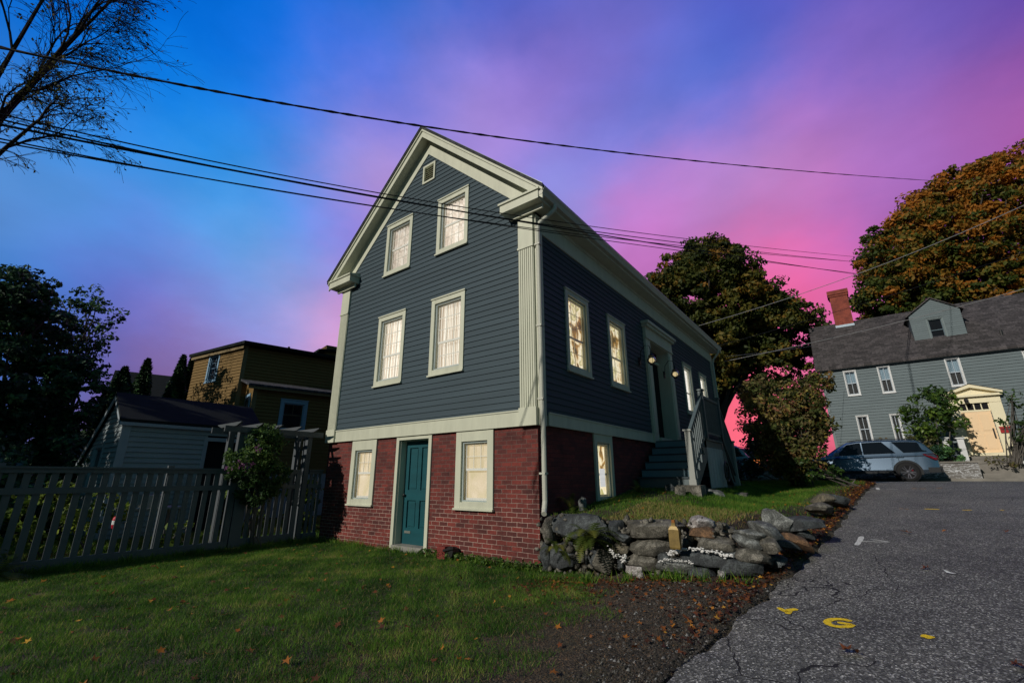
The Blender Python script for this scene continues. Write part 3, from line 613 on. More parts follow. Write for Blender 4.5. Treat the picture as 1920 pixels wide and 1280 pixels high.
for q in range(1,6): a=y0+.36+(y1-y0-.72)*q/6; s.mbox(P,a-.018,a+.018,4.80,5.10,-.35,-.31)
s.build('transom_bar',M_trim,ds)
# onion lanterns on brackets
def lantern(px,py,lab):
    X,Yy,Z=px
    r=thing('wall_lantern',lab,'lantern',(X,Yy,Z),group='onion lanterns beside the side door')
    m=MB(); pts=[(X-.30,Yy,Z+.02),(X-.27,Yy,Z+.28),(X-.16,Yy,Z+.42),(X-.04,Yy,Z+.40),(X,Yy,Z+.26)]; m.tube(pts,.010,6); m.box(X-.33,X-.30,Yy-.05,Yy+.05,Z-.08,Z+.12); m.build('bracket',M_black,r)
    m=MB(); m.lathe([(.0,.27),(.02,.25),(.03,.16),(.075,.12),(.085,.095),(.06,.09)],14,(X,Yy,Z)); m.lathe([(.05,-.09),(.06,-.10),(.055,-.13),(0,-.135)],14,(X,Yy,Z))
    for k in range(6):
        a=k*math.pi/3; m.tube([(X+math.cos(a)*rr_,Yy+math.sin(a)*rr_,Z+h) for rr_,h in ((.06,.09),(.115,.045),(.125,0),(.115,-.045),(.055,-.09))],.005,4)
    m.build('cage',M_black,r)
    m=MB(); m.lathe([(.055,.088),(.10,.05),(.116,0),(.10,-.05),(.052,-.088)],16,(X,Yy,Z)); m.build('glass_globe',glass('lantern_glass',(.95,.9,.8)),r,True)
    m=MB(); m.lathe([(0,-.075),(.05,-.055),(.075,-.01),(.055,.045),(0,.07)],10,(X,Yy,Z)); m.build('bulb',emit('bulb_glow',[(.3,(1,.78,.42)),(.7,(1,.85,.5))],.55,(6,6,6)),r,True)
p=LX(1222,675,.36); lantern(p,0,'black caged onion lantern on the nearer side of the side door, glowing')
p=LX(1266,701,.36); lantern(p,0,'black caged onion lantern between the side door and the far windows')
# ---------------------------------------------------------------- side porch
M_step=paint('step_paint',(.15,.24,.29),.6,.15); M_tread=paint('tread_paint',(.045,.06,.07),.6,.2)
S=thing('porch_stairs','dark painted wooden porch stairs with railings rising to the side door','stairs',(.7,6.4,1.3))
ZL=2.34; XO=1.30
ya,yb=5.35,6.95
def flight(sgn,yl,n=6,z0=1.28):
    rise=(ZL-z0)/n; run=.27 if sgn<0 else .21
    for k in range(n-1):
        m=MB(); zt=ZL-rise*(k+1); y_a=yl+sgn*run*k; y_b=yl+sgn*run*(k+1)
        lo,hi=min(y_a,y_b),max(y_a,y_b)
        m.box(.04,XO-.05,lo-(.03 if sgn<0 else 0),hi+(.03 if sgn>0 else 0),zt-.035,zt); 
        st__=m.build('step',M_tread,S); m=MB(); yr=(hi-.02 if sgn<0 else lo); m.box(.05,XO-.06,yr,yr+.02,zt+.0005,zt+rise-.036); m.build('riser',M_step,st__)
    y_e=yl+sgn*run*(n-1); m=MB(); m.box(.05,XO-.06,min(y_e,y_e+.02),max(y_e,y_e+.02),z0-.15,z0+rise-.036)
    P=lambda a,z,o:(o,a,z)
    for xo in (.0405,XO-.05):
        poly=[(yl,ZL-.04)]
        for k in range(n): poly+= [(yl+sgn*run*k,ZL-rise*(k+1)-.036),(yl+sgn*run*(k+1),ZL-rise*(k+1)-.036)]
        poly+=[(yl+sgn*run*n,z0-.25),(yl+sgn*run*(n-.9),z0-.25),(yl,ZL-.45)]
        m.prism(P,poly,xo+.0,xo+.04)
    m.build('stringer',M_porch,S)
    # railing on the outer side
    yb_=yl+sgn*run*(n-.6)
    n0=MB(); n0.box(XO-.06,XO+.06,yb_-.06,yb_+.06,z0-.2,z0+1.12); n0.box(XO-.085,XO+.085,yb_-.085,yb_+.085,z0+1.12,z0+1.16); n0.box(XO-.075,XO+.075,yb_-.075,yb_+.075,z0-.2,z0+.12); n0.build('newel_post',paint('newel_paint',(.28,.29,.27),.5,.05),S)
    rl=MB(); 
    for dz,w in ((1.02,.035),(.14,.025)):
        rl.prism(lambda a,z,o:(o,a,z),[(yb_,z0+dz),(yl,ZL+dz),(yl,ZL+dz+.06),(yb_,z0+dz+.06)],XO-w,XO+w)
    rl.build('hand_rail',M_porch,S)
    for k in range(9):
        t=(k+.7)/9.6; y=yb_+(yl-yb_)*t; zz=z0+(ZL-z0)*t
        MB().box(XO-.017,XO+.017,y-.017,y+.017,zz+.19,zz+1.03).build('baluster',M_porch,S)
flight(-1,ya); flight(1,yb,n=6,z0=1.28)
m=MB(); m.box(.04,XO+.03,ya-.02,yb+.02,ZL-.035,ZL); m.box(.05,XO-.02,ya,yb,ZL-.2,ZL-.036); m.build('landing',M_porch,S)
for y in (ya,yb):
    m=MB(); m.box(XO-.055,XO+.055,y-.055,y+.055,ZL,ZL+1.16); m.box(XO-.08,XO+.08,y-.08,y+.08,ZL+1.16,ZL+1.20); m.build('newel_post',M_porch,S)
MB().box(XO-.035,XO+.035,ya+.055,yb-.055,ZL+1.0,ZL+1.06).build('hand_rail',M_porch,S); MB().box(XO-.025,XO+.025,ya+.055,yb-.055,ZL+.12,ZL+.17).build('bottom_rail',M_porch,S)
for k in range(14):
    y=ya+.12+(yb-ya-.24)*k/13; MB().box(XO-.014,XO+.014,y-.014,y+.014,ZL+.17,ZL+1.0).build('baluster',M_porch,S)
m=MB()
for k in range(12): y=ya+.02+k*.134; m.box(XO-.035,XO-.02+.003*(k%2),y,min(y+.126,yb),1.1,ZL-.2)
m.build('skirt_boards',paint('skirt_paint',(.40,.41,.40),.7,.15),S)
# bicycle-like wheel leaning on the skirt: wheel of a hose reel cart
h=thing('hose_reel','dark garden hose reel leaning against the porch skirt boards','hose reel',(1.42,6.6,1.55))
hm=MB(); hm.lathe([(.24,-.02),(.27,0),(.24,.02),(.22,0),(.24,-.02)],24,(0,0,0),'Y')
hm.v=[(1.40+p[1],6.6+p[0],1.58+p[2]) for p in hm.v]; hm.build('reel_rim',M_black,h,True)
hm=MB(); 
for k in range(8): a=k*math.pi/4; hm.tube([(1.40,6.6,1.58),(1.40,6.6+.23*math.cos(a),1.58+.23*math.sin(a))],.008,4)
hm.build('spoke',M_black,h)
hm=MB(); hm.tube([(1.42,6.4,2.5),(1.46,6.6,1.9),(1.52,6.75,1.32)],.018,6); hm.build('handle',M_black,h)
# granite block under the bottom newel
# ---------------------------------------------------------------- FENCE, GATE, ARBOR
FX=-6.33
def fence_run(root,y0,y1,posts=(),pitch=.158,pw=.088,start=None):
    m=MB(); m.box(FX-.02,FX+.045,y0,y1,1.555,1.625); m.box(FX-.045,FX+.07,y0-.01,y1+.01,1.625,1.655); m.build('top_rail',M_fence,root)
    m=MB(); m.box(FX-.02,FX+.045,y0,y1,1.235,1.33); m.build('middle_rail',M_fence,root)
    m=MB(); m.box(FX-.012,FX+.052,y0,y1,.07,.255); m.build('base_board',M_fence,root)
    y=y0+.05
    while y+pw<y1:
        MB().box(FX-.008,FX+.016,y,y+pw,.25,1.56).build('picket',M_fence,root); y+=pitch
    for y in posts: MB().box(FX-.09,FX-.0205,y-.05,y+.05,.0,1.70).build('fence_post',M_fence,root)
Fn=thing('picket_fence','long grey picket fence with cap rail left of the arbor gate','fence',(FX,-4.8,.08),group=None)
fence_run(Fn,-8.4,-1.93,(-7.6,-5.3,-3.1))
Fg=thing('garden_gate','grey picket gate with wide stile below the arbor','gate',(FX,-1.2,.1))
MB().box(FX-.02,FX+.05,-1.90,-1.68,.12,1.62).build('stile',M_fence,Fg); MB().box(FX-.02,FX+.05,-.66,-.56,.12,1.62).build('stile',M_fence,Fg)
m=MB(); m.box(FX-.02,FX+.045,-1.679,-.661,1.555,1.625); m.box(FX-.03,FX+.06,-1.90,-.56,1.625,1.65); m.build('top_rail',M_fence,Fg)
m=MB(); m.box(FX-.02,FX+.045,-1.679,-.661,1.24,1.33); m.box(FX-.02,FX+.045,-1.679,-.661,.12,.28); m.build('cross_rail',M_fence,Fg)
for k in range(7):
    y=-1.62+k*.137; MB().box(FX-.008,FX+.016,y,y+.075,.25,1.57).build('picket',M_fence,Fg)
F2=thing('picket_fence','short grey picket fence panel between the arbor and the brick wall','fence',(FX,-.15,.1)); fence_run(F2,-.36,-.02,(),.11,.06)
M_arbor=paint('arbor_paint',(.085,.095,.105),.6,.15,(2,2,2),(60,60,8),.2)
A=thing('garden_arbor','grey wooden arbor with pointed rafters over the gate','arbor',(FX-.4,-1.1,.1))
for x in (FX,FX-.5):
    for y in (-1.98 if x>FX-.5 else -1.98,-.45): MB().box(x-.065,x+.05,y-.05,y+.06,-.1,2.52).build('arbor_post',M_arbor,A)
for x in (FX+.055,FX-.6): MB().box(x,x+.045,-2.35,-.15,2.40,2.52).build('beam',M_arbor,A)
for k,y in enumerate((-2.15,-1.72,-1.30,-.86,-.42)):
    MB().prism(lambda a,z,o:(a,o,z),[(FX-.80,2.60),(FX+.36,2.60),(FX+.36,2.585),(FX+.16,2.525),(FX-.6,2.525),(FX-.80,2.585)],y-.02,y+.02).build('rafter',M_arbor,A)
m=MB()
for x in (FX-.38,FX-.2): m.box(x,x+.03,-.47,-.44,.9,2.4)
for z in (1.3,2.1): m.box(FX-.45,FX-.05,-.435,-.415,z,z+.03)
m.build('lattice',M_arbor,A)
# ---------------------------------------------------------------- SHED
SH=thing('garden_shed','low white clapboard shed with a dark saltbox roof behind the fence','shed',(-11.5,-1.6,.1))
M_shed=paint('shed_white',(.26,.30,.32),.6,.1,(2,2,2)); M_shedt=paint('shed_trim',(.30,.34,.38),.6,.1)
M_roofd=paint('tar_roof',(.012,.015,.016),.95,.3,(3,3,3),(20,20,20),.4)
SX,SY0,SY1=-10.1,-3.15,.0
P=lambda a,z,o:(SX+o,a,z); m=MB(); clap(m,P,lambda z:(SY0,SY1),.1,2.84,.125,[(-1.30,-.30,.0,2.50)]); 
P=lambda a,z,o:(a,SY0-o,z)
def gsp(z):
    lo=-13.4 if z<1.94 else -13.4+(z-1.94)*(2.34/1.6); hi=SX if z<2.86 else SX-(z-2.86)*(.96/.68); return (lo,hi)
m2=MB(); clap(m2,P,gsp,.1,3.5,.125,[(-12.3,-11.45,1.15,2.30)])
m.v+=[];k=len(m.v); m.v+=m2.v; m.f+=[tuple(i+k for i in f) for f in m2.f]
m.quad((-13.4,SY0,.0),(-13.4,SY1,.0),(-13.4,SY1,1.94),(-13.4,SY0,1.94)); m.quad((-13.4,SY1,.0),(SX,SY1,.0),(SX,SY1,2.86),(-11.06,SY1,3.54),(-13.4,SY1,1.94)); m.build('wall',M_shed,SH)
m=MB(); m.box(SX-.0,SX+.035,SY0-.035,SY0+.14,.05,2.84); m.build('corner_trim',M_shedt,SH); m=MB(); m.box(SX+.0,SX+.03,-1.38,-1.28,.05,2.55); m.box(SX,SX+.03,-.32,-.22,.05,2.55); m.box(SX,SX+.03,-1.28,-.32,2.45,2.55); m.build('door_frame',M_shedt,SH)
m=MB(); P=lambda a,z,o:(a,o,z)
m.prism(P,[(SX+.10,2.80),(-11.06,3.56),(-11.06,3.64),(SX+.10,2.88)],SY0-.12,SY1+.1); m.prism(P,[(-13.55,1.86),(-11.06,3.56),(-11.06,3.64),(-13.55,1.94)],SY0-.12,SY1+.1)
m.build('roof',M_roofd,SH)
m=MB(); m.box(SX+.08,SX+.105,SY0-.12,SY1+.1,2.72,2.80); m.prism(P,[(SX+.08,2.70),(-11.06,3.45),(-11.06,3.555),(SX+.08,2.795)],SY0-.118,SY0-.09); m.prism(P,[(-13.5,1.76),(-11.06,3.45),(-11.06,3.555),(-13.5,1.88)],SY0-.118,SY0-.09); m.build('fascia',M_shedt,SH)
MB().quad((SX-.08,-1.28,.05),(SX-.08,-.32,.05),(SX-.08,-.32,2.45),(SX-.08,-1.28,2.45)).build('door',M_dark,SH)
window(SH,lambda a,z,o:(a,SY0-o,z),-12.35,-11.4,1.1,2.35,cas=.1,cols=2,ru=1,rl=1,meet=.5,frame=M_shedt,sash=M_shedt,storm=M_shedt,back=M_dark,folds=False)
# ---------------------------------------------------------------- YELLOW HOUSE (rotated a little)
M_yel=paint('ochre_clapboard',(.17,.105,.035),.6,.12,(2,2,2)); M_yelt=paint('ochre_trim',(.20,.15,.08),.6,.1); M_bluet=paint('pale_blue_trim',(.22,.36,.50),.5,.06)
Yr=R(-12)
c0=at(437,780,17.5)
YH=thing('ochre_house','ochre clapboard house with flat upper storey behind the shed','house',(c0.x,c0.y,.1),rz=Yr,local=True)
Yi=Matrix.Rotation(-Yr,3,'Z')
def yl_(p): q=Vector(p)-Vector((c0.x,c0.y,.1)); return Yi@q
def ycast(u,v,axis,c):
    d=Yi@ray(u,v); o=yl_(CAM); t=(c-o[axis])/d[axis]; return o+d*t
zt=ycast(440,642,0,0).z; 
p_end=ycast(637,668,0,0); ye=p_end.y+3
d_=Yi@ray(368,668); o_=yl_(CAM); p_l=o_+d_*((zt-o_.z)/d_.z); LW=math.hypot(p_l.x,p_l.y); ex_=Vector((-p_l.x/LW,-p_l.y/LW,0)); nx_=Vector((ex_.y,-ex_.x,0))
xl=-LW
m=MB(); P=lambda a,z,o:(o,a,z); clap(m,P,lambda z:(0,ye),1.5,zt-.1,.13)
m2=MB()
def P2(a,z,o): q=ex_*a+nx_*o; return (q.x,q.y,z)
def c2(u,v):
    d=Yi@ray(u,v); o=yl_(CAM); t=-o.dot(nx_)/d.dot(nx_); q=o+d*t; return q.dot(ex_),q.z
wa,wz1=c2(405,664); _,wz0=c2(395,716); wx0,wx1=wa-.42,wa+.42
clap(m2,P2,lambda z:(xl,0),0.,zt-.05,.13,[(wx0+.05,wx1-.05,wz0+.05,wz1-.05)])
k=len(m.v); m.v+=m2.v; m.f+=[tuple(i+k for i in f) for f in m2.f]
q_=(p_l.x,p_l.y); q2_=(p_l.x-.3*ye,p_l.y+ye)
m.quad((q_[0],q_[1],0),(q2_[0],q2_[1],0),(q2_[0],q2_[1],zt),(q_[0],q_[1],zt)); m.quad((q2_[0],q2_[1],0),(0,ye,0),(0,ye,zt),(q2_[0],q2_[1],zt)); m.build('upper_wall',M_yel,YH)
m=MB(); a_=ex_*.2+nx_*.2; b_=ex_*(xl-.2)+nx_*.2
m.prism(lambda a,z,o:(a,z,o),[(a_.x+.1,a_.y),(.24,ye+.2),(q2_[0]-.2,q2_[1]+.2),(b_.x,b_.y)],zt-.05,zt+.07); m.build('roof',M_roofd,YH)
m=MB(); m.box(-.0,.03,-.03,.12,0,zt-.06); m.build('corner_trim',M_yelt,YH); m=MB(); m.mbox(P2,xl-.1,.1,zt-.20,zt-.052,.10,.13); m.build('eave_board',M_yelt,YH)
window(YH,P2,wx0,wx1,wz0,wz1,cas=.09,cols=2,ru=2,rl=2,meet=.5,frame=M_bluet,sash=M_bluet,storm=M_bluet,back=M_dark,folds=False)
# ground floor wing standing nearer
xw=1.5
q0=ycast(478,722,0,xw); q1=ycast(632,742,0,xw); yw0,yw1=q0.y,q1.y+2.5; zw=q0.z
m=MB(); P=lambda a,z,o:(xw+o,a,z)
w0=ycast(527,748,0,xw); w1=ycast(570,812,0,xw); a0_,a1_=w0.y,w1.y; wz0_,wz1_=w1.z,w0.z
b0=ycast(625,760,0,xw).y
clap(m,P,lambda z:(yw0,yw1),1.55,zw-.05,.13,[(a0_+.05,a1_-.05,wz0_+.05,wz1_-.05)]); m.quad((0,yw0,0),(xw,yw0,0),(xw,yw0,zw),(0,yw0,zw+.3)); m.quad((0,yw1,0),(xw,yw1,0),(xw,yw1,zw),(0,yw1,zw+.3)); m.build('wing_wall',M_yel,YH)
m=MB(); m.quad((xw+.001,yw0,0),(xw+.001,yw1,0),(xw+.001,yw1,1.55),(xw+.001,yw0,1.55)); m.build('wing_foundation',paint('pale_foundation',(.33,.36,.42),.8,.2),YH)
m=MB(); P=lambda a,z,o:(a,o,z); m.prism(P,[(xw+.25,zw-.06),(-.0,zw+.38),(-.0,zw+.46),(xw+.25,zw+.02)],yw0-.25,yw1+.2); m.build('wing_roof',shingle('wing_shingle',(.05,.05,.06)),YH)
m=MB(); m.box(xw+.19,xw+.215,yw0-.24,yw1+.15,zw-.16,zw-.062); m.box(xw,xw+.03,yw0-.03,yw0+.12,1.5,zw-.06); m.build('wing_trim',M_yelt,YH)
window(YH,lambda a,z,o:(xw+o,a,z),a0_,a1_,wz0_,wz1_,cas=.13,cols=2,ru=1,rl=1,lower_cols=1,meet=.55,frame=M_bluet,sash=M_yelt,storm=M_bluet,back=M_dark,folds=False,mw=.03)
# small window on the wing's end wall
m=MB(); m.box(.35,1.15,yw0-.04,yw0-.002,zw-1.3,zw-.25); ww=m.build('window',M_bluet,YH); MB().box(.45,1.05,yw0-.05,yw0-.041,zw-1.2,zw-.35).build('pane',paint('dark_glass',(.02,.03,.05),.1,.1),ww)
# rear stair dormer and vents on the roof
e0=ycast(585,662,0,-1.0); m=MB(); m.box(-4,-.9,e0.y+.6,e0.y+6,zt-.3,zt+.85); m.build('roof_dormer',M_yel,YH)
m=MB(); m.prism(lambda a,z,o:(o,a,z),[(e0.y+.2,zt+.45),(e0.y+6.2,zt+1.35),(e0.y+6.2,zt+1.45),(e0.y+.2,zt+.55)],-4.2,-.7); m.build('dormer_roof',M_roofd,YH)
for u in (542,595):
    q=ycast(u,650,0,-.8); m=MB(); m.tube([(q.x,q.y,zt-.1),(q.x,q.y,zt+.42)],.05,8); m.build('vent_pipe',M_black,YH)
# ---------------------------------------------------------------- FAR WHITE HOUSE
c1=at(260,740,34)
WH=thing('white_house','distant white gabled house with a dark roof behind the arborvitae','house',(c1.x,c1.y,.1))
gx=at(212,745,34); M_wh=paint('white_clap',(.45,.50,.58),.6,.1)
D=Vector((c1.x,c1.y,0)); m=MB()
ax=Vector((.25,.97,0)).normalized(); bx=Vector((.97,-.25,0)); zt2=at(212,697,34).z
def WP(s,t,z): q=gx+ax*s+bx*t; return (q.x,q.y,z)
m.quad(WP(0,-3,0),WP(0,3,0),WP(0,3,zt2-2.8),WP(0,0,zt2),WP(0,-3,zt2-2.8)); m.quad(WP(0,3,0),WP(12,3,0),WP(12,3,zt2-2.8),WP(0,3,zt2-2.8)); m.quad(WP(0,-3,0),WP(12,-3,0),WP(12,-3,zt2-2.8),WP(0,-3,zt2-2.8)); m.build('wall',M_wh,WH)
m=MB(); 
for t in (3.3,-3.3):
    m.add([WP(-.3,0,zt2+.1),WP(12,0,zt2+.1),WP(12,t,zt2-3.0),WP(-.3,t,zt2-3.0),WP(-.3,0,zt2+.0),WP(12,0,zt2+.0),WP(12,t,zt2-3.1),WP(-.3,t,zt2-3.1)],[(0,1,2,3),(4,5,6,7),(0,3,7,4),(1,2,6,5),(2,3,7,6)])
m.build('roof',M_roofd,WH)
# ---------------------------------------------------------------- GREY HOUSE across the street
M_gs=paint('grey_clapboard',(.125,.158,.172),.6,.16,(.8,.8,6)); M_gt=paint('grey_trim',(.17,.21,.22),.6,.1); M_wt=paint('white_window_trim',(.62,.63,.64),.5,.08)
M_cream=paint('cream_portico',(.80,.72,.50),.5,.04,bs=.03); M_peach=paint('peach_door',(.86,.62,.38),.45,.04)
GX0,GX1,GY,GZ0,GZE=3.3,18.5,24.5,2.2,7.36
GH=thing('grey_house','long grey clapboard house with dormer, brick chimney and cream doorway across the street','house',(10,GY,GZ0))
PG=lambda a,z,o:(a,GY-o,z)
M_gpane=glass('grey_house_glass',(.8,.85,.9))
M_shade=paint('window_shade',(.075,.068,.062),.9,.1); M_curt=paint('pale_curtain',(.34,.42,.46),.8,.15,(12,12,1))
gops=[]
for (u0,v0,u1,v1,kind) in ((1580,697,1615,740,0),(1643,688,1680,735,0),(1769,673,1814,722,1),(1915,660,1950,706,0),(1604,780,1632,820,2),(1667,777,1692,822,2)):
    p=LY(u0,v0,GY); q=LY(u1,v1,GY)
    if kind==2: q.z=p.z-1.42; q.x=p.x+.62 if False else q.x+.12
    gops.append(window(GH,PG,p.x,q.x,q.z,p.z,cas=.04,cols=2,ru=1,rl=1,meet=.5,frame=M_wt,sash=M_wt,storm=M_wt,back=(M_curt,M_curt,M_shade)[kind],folds=True,mw=.025,gl=M_gpane,storm_w=.015,low=M_shade if kind<2 else None))
DXa,DXb=LY(1795,790,GY).x+.05,LY(1880,800,GY).x+.05
PD0,PD1=8.15,10.05
m=MB(); clap(m,PG,lambda z:(GX0,GX1),GZ0,GZE-.1,.15,gops+[(8.6,9.6,2.4,4.9)]); m.quad((GX0,GY,GZ0),(GX0,31.5,GZ0),(GX0,31.5,GZE),(GX0,28,10.75),(GX0,GY,GZE)); m.quad((GX1,GY,GZ0),(GX1,31.5,GZ0),(GX1,31.5,GZE),(GX1,28,10.75),(GX1,GY,GZE)); m.quad((GX0,31.5,GZ0),(GX1,31.5,GZ0),(GX1,31.5,GZE),(GX0,31.5,GZE)); m.build('wall',M_gs,GH)
m=MB(); m.box(GX0-.02,GX0+.10,GY-.035,GY-.0135,GZ0,GZE-.1); m.box(GX0-.15,GX1+.15,GY-.18,GY-.0,GZE-.16,GZE-.04); m.build('trim_boards',M_gt,GH)
M_fd=paint('foundation_dark',(.10,.10,.10),.9,.2); MB().box(GX0+.03,GX1-.03,GY-.02,GY+.3,2.0,2.35).build('foundation',M_fd,GH)
m=MB(); P=lambda a,z,o:(o,a,z)
m.prism(P,[(GY-.25,GZE-.14),(28,10.77),(28,10.87),(GY-.25,GZE-.02)],GX0-.2,GX1+.2); m.prism(P,[(31.75,GZE-.14),(28,10.77),(28,10.87),(31.75,GZE-.02)],GX0-.2,GX1+.2); rf=m.build('roof',M_asphalt_roof,GH)
M_chb=brick('chimney_brick','XZY',(.34,.075,.045),(.24,.05,.035),(.30,.12,.09))
m=MB(); m.box(4.55,5.48,27.6,28.5,9.9,12.55); m.box(4.50,5.53,27.55,28.55,12.55,12.68); m.box(4.46,5.57,27.5,28.6,12.68,12.95); ch=m.build('chimney',M_chb,rf)
MB().box(4.53,5.50,27.58,28.52,10.3,10.62).build('flashing',paint('lead_flashing',(.35,.45,.55),.4,.1),ch)
# dormer
dm=MB(); x0,x1,yd,zb,ze,zp=7.80,9.86,25.5,8.28,9.93,10.70; P=lambda a,z,o:(a,yd-o,z)
dw=window(GH,P,8.44,9.13,8.38,9.60,cas=.05,cols=1,ru=1,rl=1,meet=.45,frame=M_gt,sash=M_gt,storm=M_gt,back=M_dark,folds=False,gl=M_gpane)
def dsp(z):
    if z<ze: return (x0,x1)
    h=(zp-z)/(zp-ze)*(x1-x0)/2; return ((x0+x1)/2-h,(x0+x1)/2+h)
clap(dm,P,dsp,zb,zp-.02,.115,[dw]); 
for x in (x0,x1): dm.quad((x,yd,zb),(x,yd+1.7,9.93),(x,yd,ze))
dm.build('dormer',M_gs,GH)
dm=MB(); P=lambda a,z,o:(a,o,z)
for s_,xe in ((-1,x0-.14),(1,x1+.14)):
    zz=zp-(zp-ze)/((x1-x0)/2)*abs(xe-(x0+x1)/2)
    dm.add([((x0+x1)/2,yd-.12,zp+.07),(xe,yd-.12,zz+.07),(xe,yd+2.2,zz+.07),((x0+x1)/2,yd+2.5,zp+.07),((x0+x1)/2,yd-.12,zp+.0),(xe,yd-.12,zz+.0),(xe,yd+2.2,zz+.0),((x0+x1)/2,yd+2.5,zp+.0)],[(0,1,2,3),(4,5,6,7),(0,1,5,4),(1,2,6,5)])
dm.build('dormer_roof',M_asphalt_roof,GH)
m=MB(); m.tube([(10.95,25.1,7.7),(10.95,25.1,8.35)],.06,8); m.lathe([(.16,0),(.14,.05),(.0,.1)],10,(10.95,25.1,7.85)); m.build('vent_pipe',M_black,GH)
# portico door surround
P=PG; m=MB(); c=(PD0+PD1)/2; zb=2.35
m.mbox(P,PD0,PD0+.42,zb,4.82,.0,.10); m.mbox(P,PD1-.42,PD1,zb,4.82,.0,.10); m.mbox(P,PD0,PD1,4.82,5.12,.0,.12); m.mbox(P,PD0-.08,PD1+.08,5.12,5.22,.0,.28)
m.mbox(P,PD0+.06,PD0+.36,zb,zb+.45,.10,.13); m.mbox(P,PD1-.36,PD1-.06,zb,zb+.45,.10,.13); m.mbox(P,PD0+.42,PD1-.42,zb,zb+.14,.0,.16)
m.prism(lambda a,z,o:(a,GY-o,z),[(PD0-.02,5.22),(PD1+.02,5.22),(c,5.58)],.0,.12)
for s_ in (-1,1):
    xe=c+s_*(PD1-PD0)/2*1.12; m.prism(lambda a,z,o:(a,GY-o,z),[(c,5.56),(xe,5.21),(xe,5.31),(c,5.72)],.0,.32)
po=m.build('doorway',M_cream,GH)
m=MB()
for s_ in (-1,1):
    xe=c+s_*(PD1-PD0)/2*1.14; m.prism(lambda a,z,o:(a,GY-o,z),[(c,5.724),(xe,5.312),(xe,5.335),(c,5.75)],.0,.34)
m.build('pediment_roof',M_black,po)
m=MB(); a0,a1=PD0+.44,PD1-.44; m.mbox(P,a0,a1,2.49,4.42,.0,.02)
for (q0,q1) in ((a0+.1,c-.05),(c+.05,a1-.1)):
    for (r0,r1) in ((2.65,3.35),(3.5,4.3)): m.mbox(P,q0,q1,r0,r1,.02,.032); m.mbox(P,q0+.03,q1-.03,r0+.03,r1-.03,.032,.040)
dd=m.build('front_door',M_peach,po); m=MB(); m.box(a1-.13,a1-.08,GY-.09,GY-.042,3.15,3.6); m.build('door_handle',M_black,dd)
m=MB(); m.mbox(P,a0,a1,4.50,4.80,.0,.015); tr=m.build('transom',M_dark,po); m=MB()
for k in range(5): a=a0+(a1-a0)*k/4; m.mbox(P,a-.02,a+.02,4.50,4.80,.015,.03)
m.mbox(P,a0-.02,a1+.02,4.42,4.50,.0,.035); m.build('transom_bar',M_cream,tr)
mb_=thing('wall_mailbox','red mailbox on the grey house wall right of the cream door','mailbox',(10.3,GY-.1,3.4))
p=LY(1885,805,GY-.12); m=MB(); m.box(p.x-.17,p.x+.17,GY-.16,GY-.014,p.z-.14,p.z+.10); m.prism(lambda a,z,o:(o,a,z),[(GY-.18,p.z+.10),(GY-.014,p.z+.10),(GY-.014,p.z+.2)],p.x-.19,p.x+.19); m.build('box',paint('red_enamel',(.35,.01,.015),.4,.1),mb_)
MB().box(p.x-.13,p.x+.13,GY-.166,GY-.161,p.z-.02,p.z+.06).build('flap',paint('dark_red',(.12,.01,.01),.4,.1),mb_)
lt=thing('porch_lamp','small black lamp hanging above the cream doorway','lamp',(c-.25,GY-.3,4.95)); m=MB(); m.lathe([(0,.16),(.05,.14),(.09,.05),(.07,-.08),(0,-.1)],10,(c-.25,GY-.36,4.9)); m.box(c-.26,c-.24,GY-.36,GY-.12,5.04,5.06); m.build('lamp_body',M_black,lt)
# terrace wall, steps and white posts in front of it
RW=thing('retaining_wall','low concrete retaining wall with white paint splashes beside the parked car','retaining wall',(6.5,20.9,1.2))
m,nt,b=new_mat('splashed_concrete'); co=obj_co(nt,(1.6,3,7)); n=nd(nt,'ShaderNodeTexNoise',Scale=1.6,Detail=4.0,Distortion=2.2); nt.links.new(co,n.inputs['Vector'])
c_=ramp(nt,n.outputs['Fac'],[(.52,(.14,.13,.12)),(.56,(.72,.74,.78)),(.60,(.16,.15,.14))]); nt.links.new(c_,b.inputs['Base Color']); b.inputs['Roughness'].default_value=.8; M_splash=m
xa=LY(1838,880,20.95).x; xb_=LY(1900,880,20.95).x
m=MB(); m.box(-8,xa,20.95,21.25,1.2,1.98); m.build('wall_face',M_splash,RW); m=MB(); m.box(-8.02,xa+.04,20.9,21.3,1.98,2.05); m.build('coping',M_conc,RW)
RW2=thing('retaining_wall','low concrete retaining wall right of the entrance steps','retaining wall',(14,20.9,1.2)); m=MB(); m.box(xa+2.15,24,20.9,21.3,1.2,2.1); m.build('wall_face',M_conc,RW2)
ST=thing('entrance_steps','worn concrete steps climbing to the cream doorway','steps',(xa+1,22,1.2))
for k in range(6): MB().box(xa+.06,xa+2.13,20.96+k*.5,24.3,1.1+k*.19,1.36+k*.19).build('step',M_conc,ST)
for i,(u,v0,v1,lab) in enumerate(((1780,822,858,'white fence post left of the cream doorway, farther from the door'),(1808,822,852,'white fence post left of the cream doorway, nearer the door'),(1913,820,850,'white fence post right of the entrance steps'))):
    p=LY(u,v1,22.6); t_=LY(u,v0,22.6); r=thing('white_post',lab,'post',(p.x,22.6,p.z-.4),group='white posts by the entrance steps')
    MB().box(p.x-.11,p.x+.11,22.5,22.72,p.z-.5,t_.z).build('shaft',M_wt,r); MB().box(p.x-.16,p.x+.16,22.45,22.77,t_.z,t_.z+.06).build('cap',M_wt,r)
p0=LY(1780,826,22.6); p1=LY(1808,826,22.6); tag(MB().box(p0.x+.11,p1.x-.11,22.56,22.66,p0.z-.1,p0.z-.02).build('post_rail',M_gt),'short rail joining two white posts','rail')
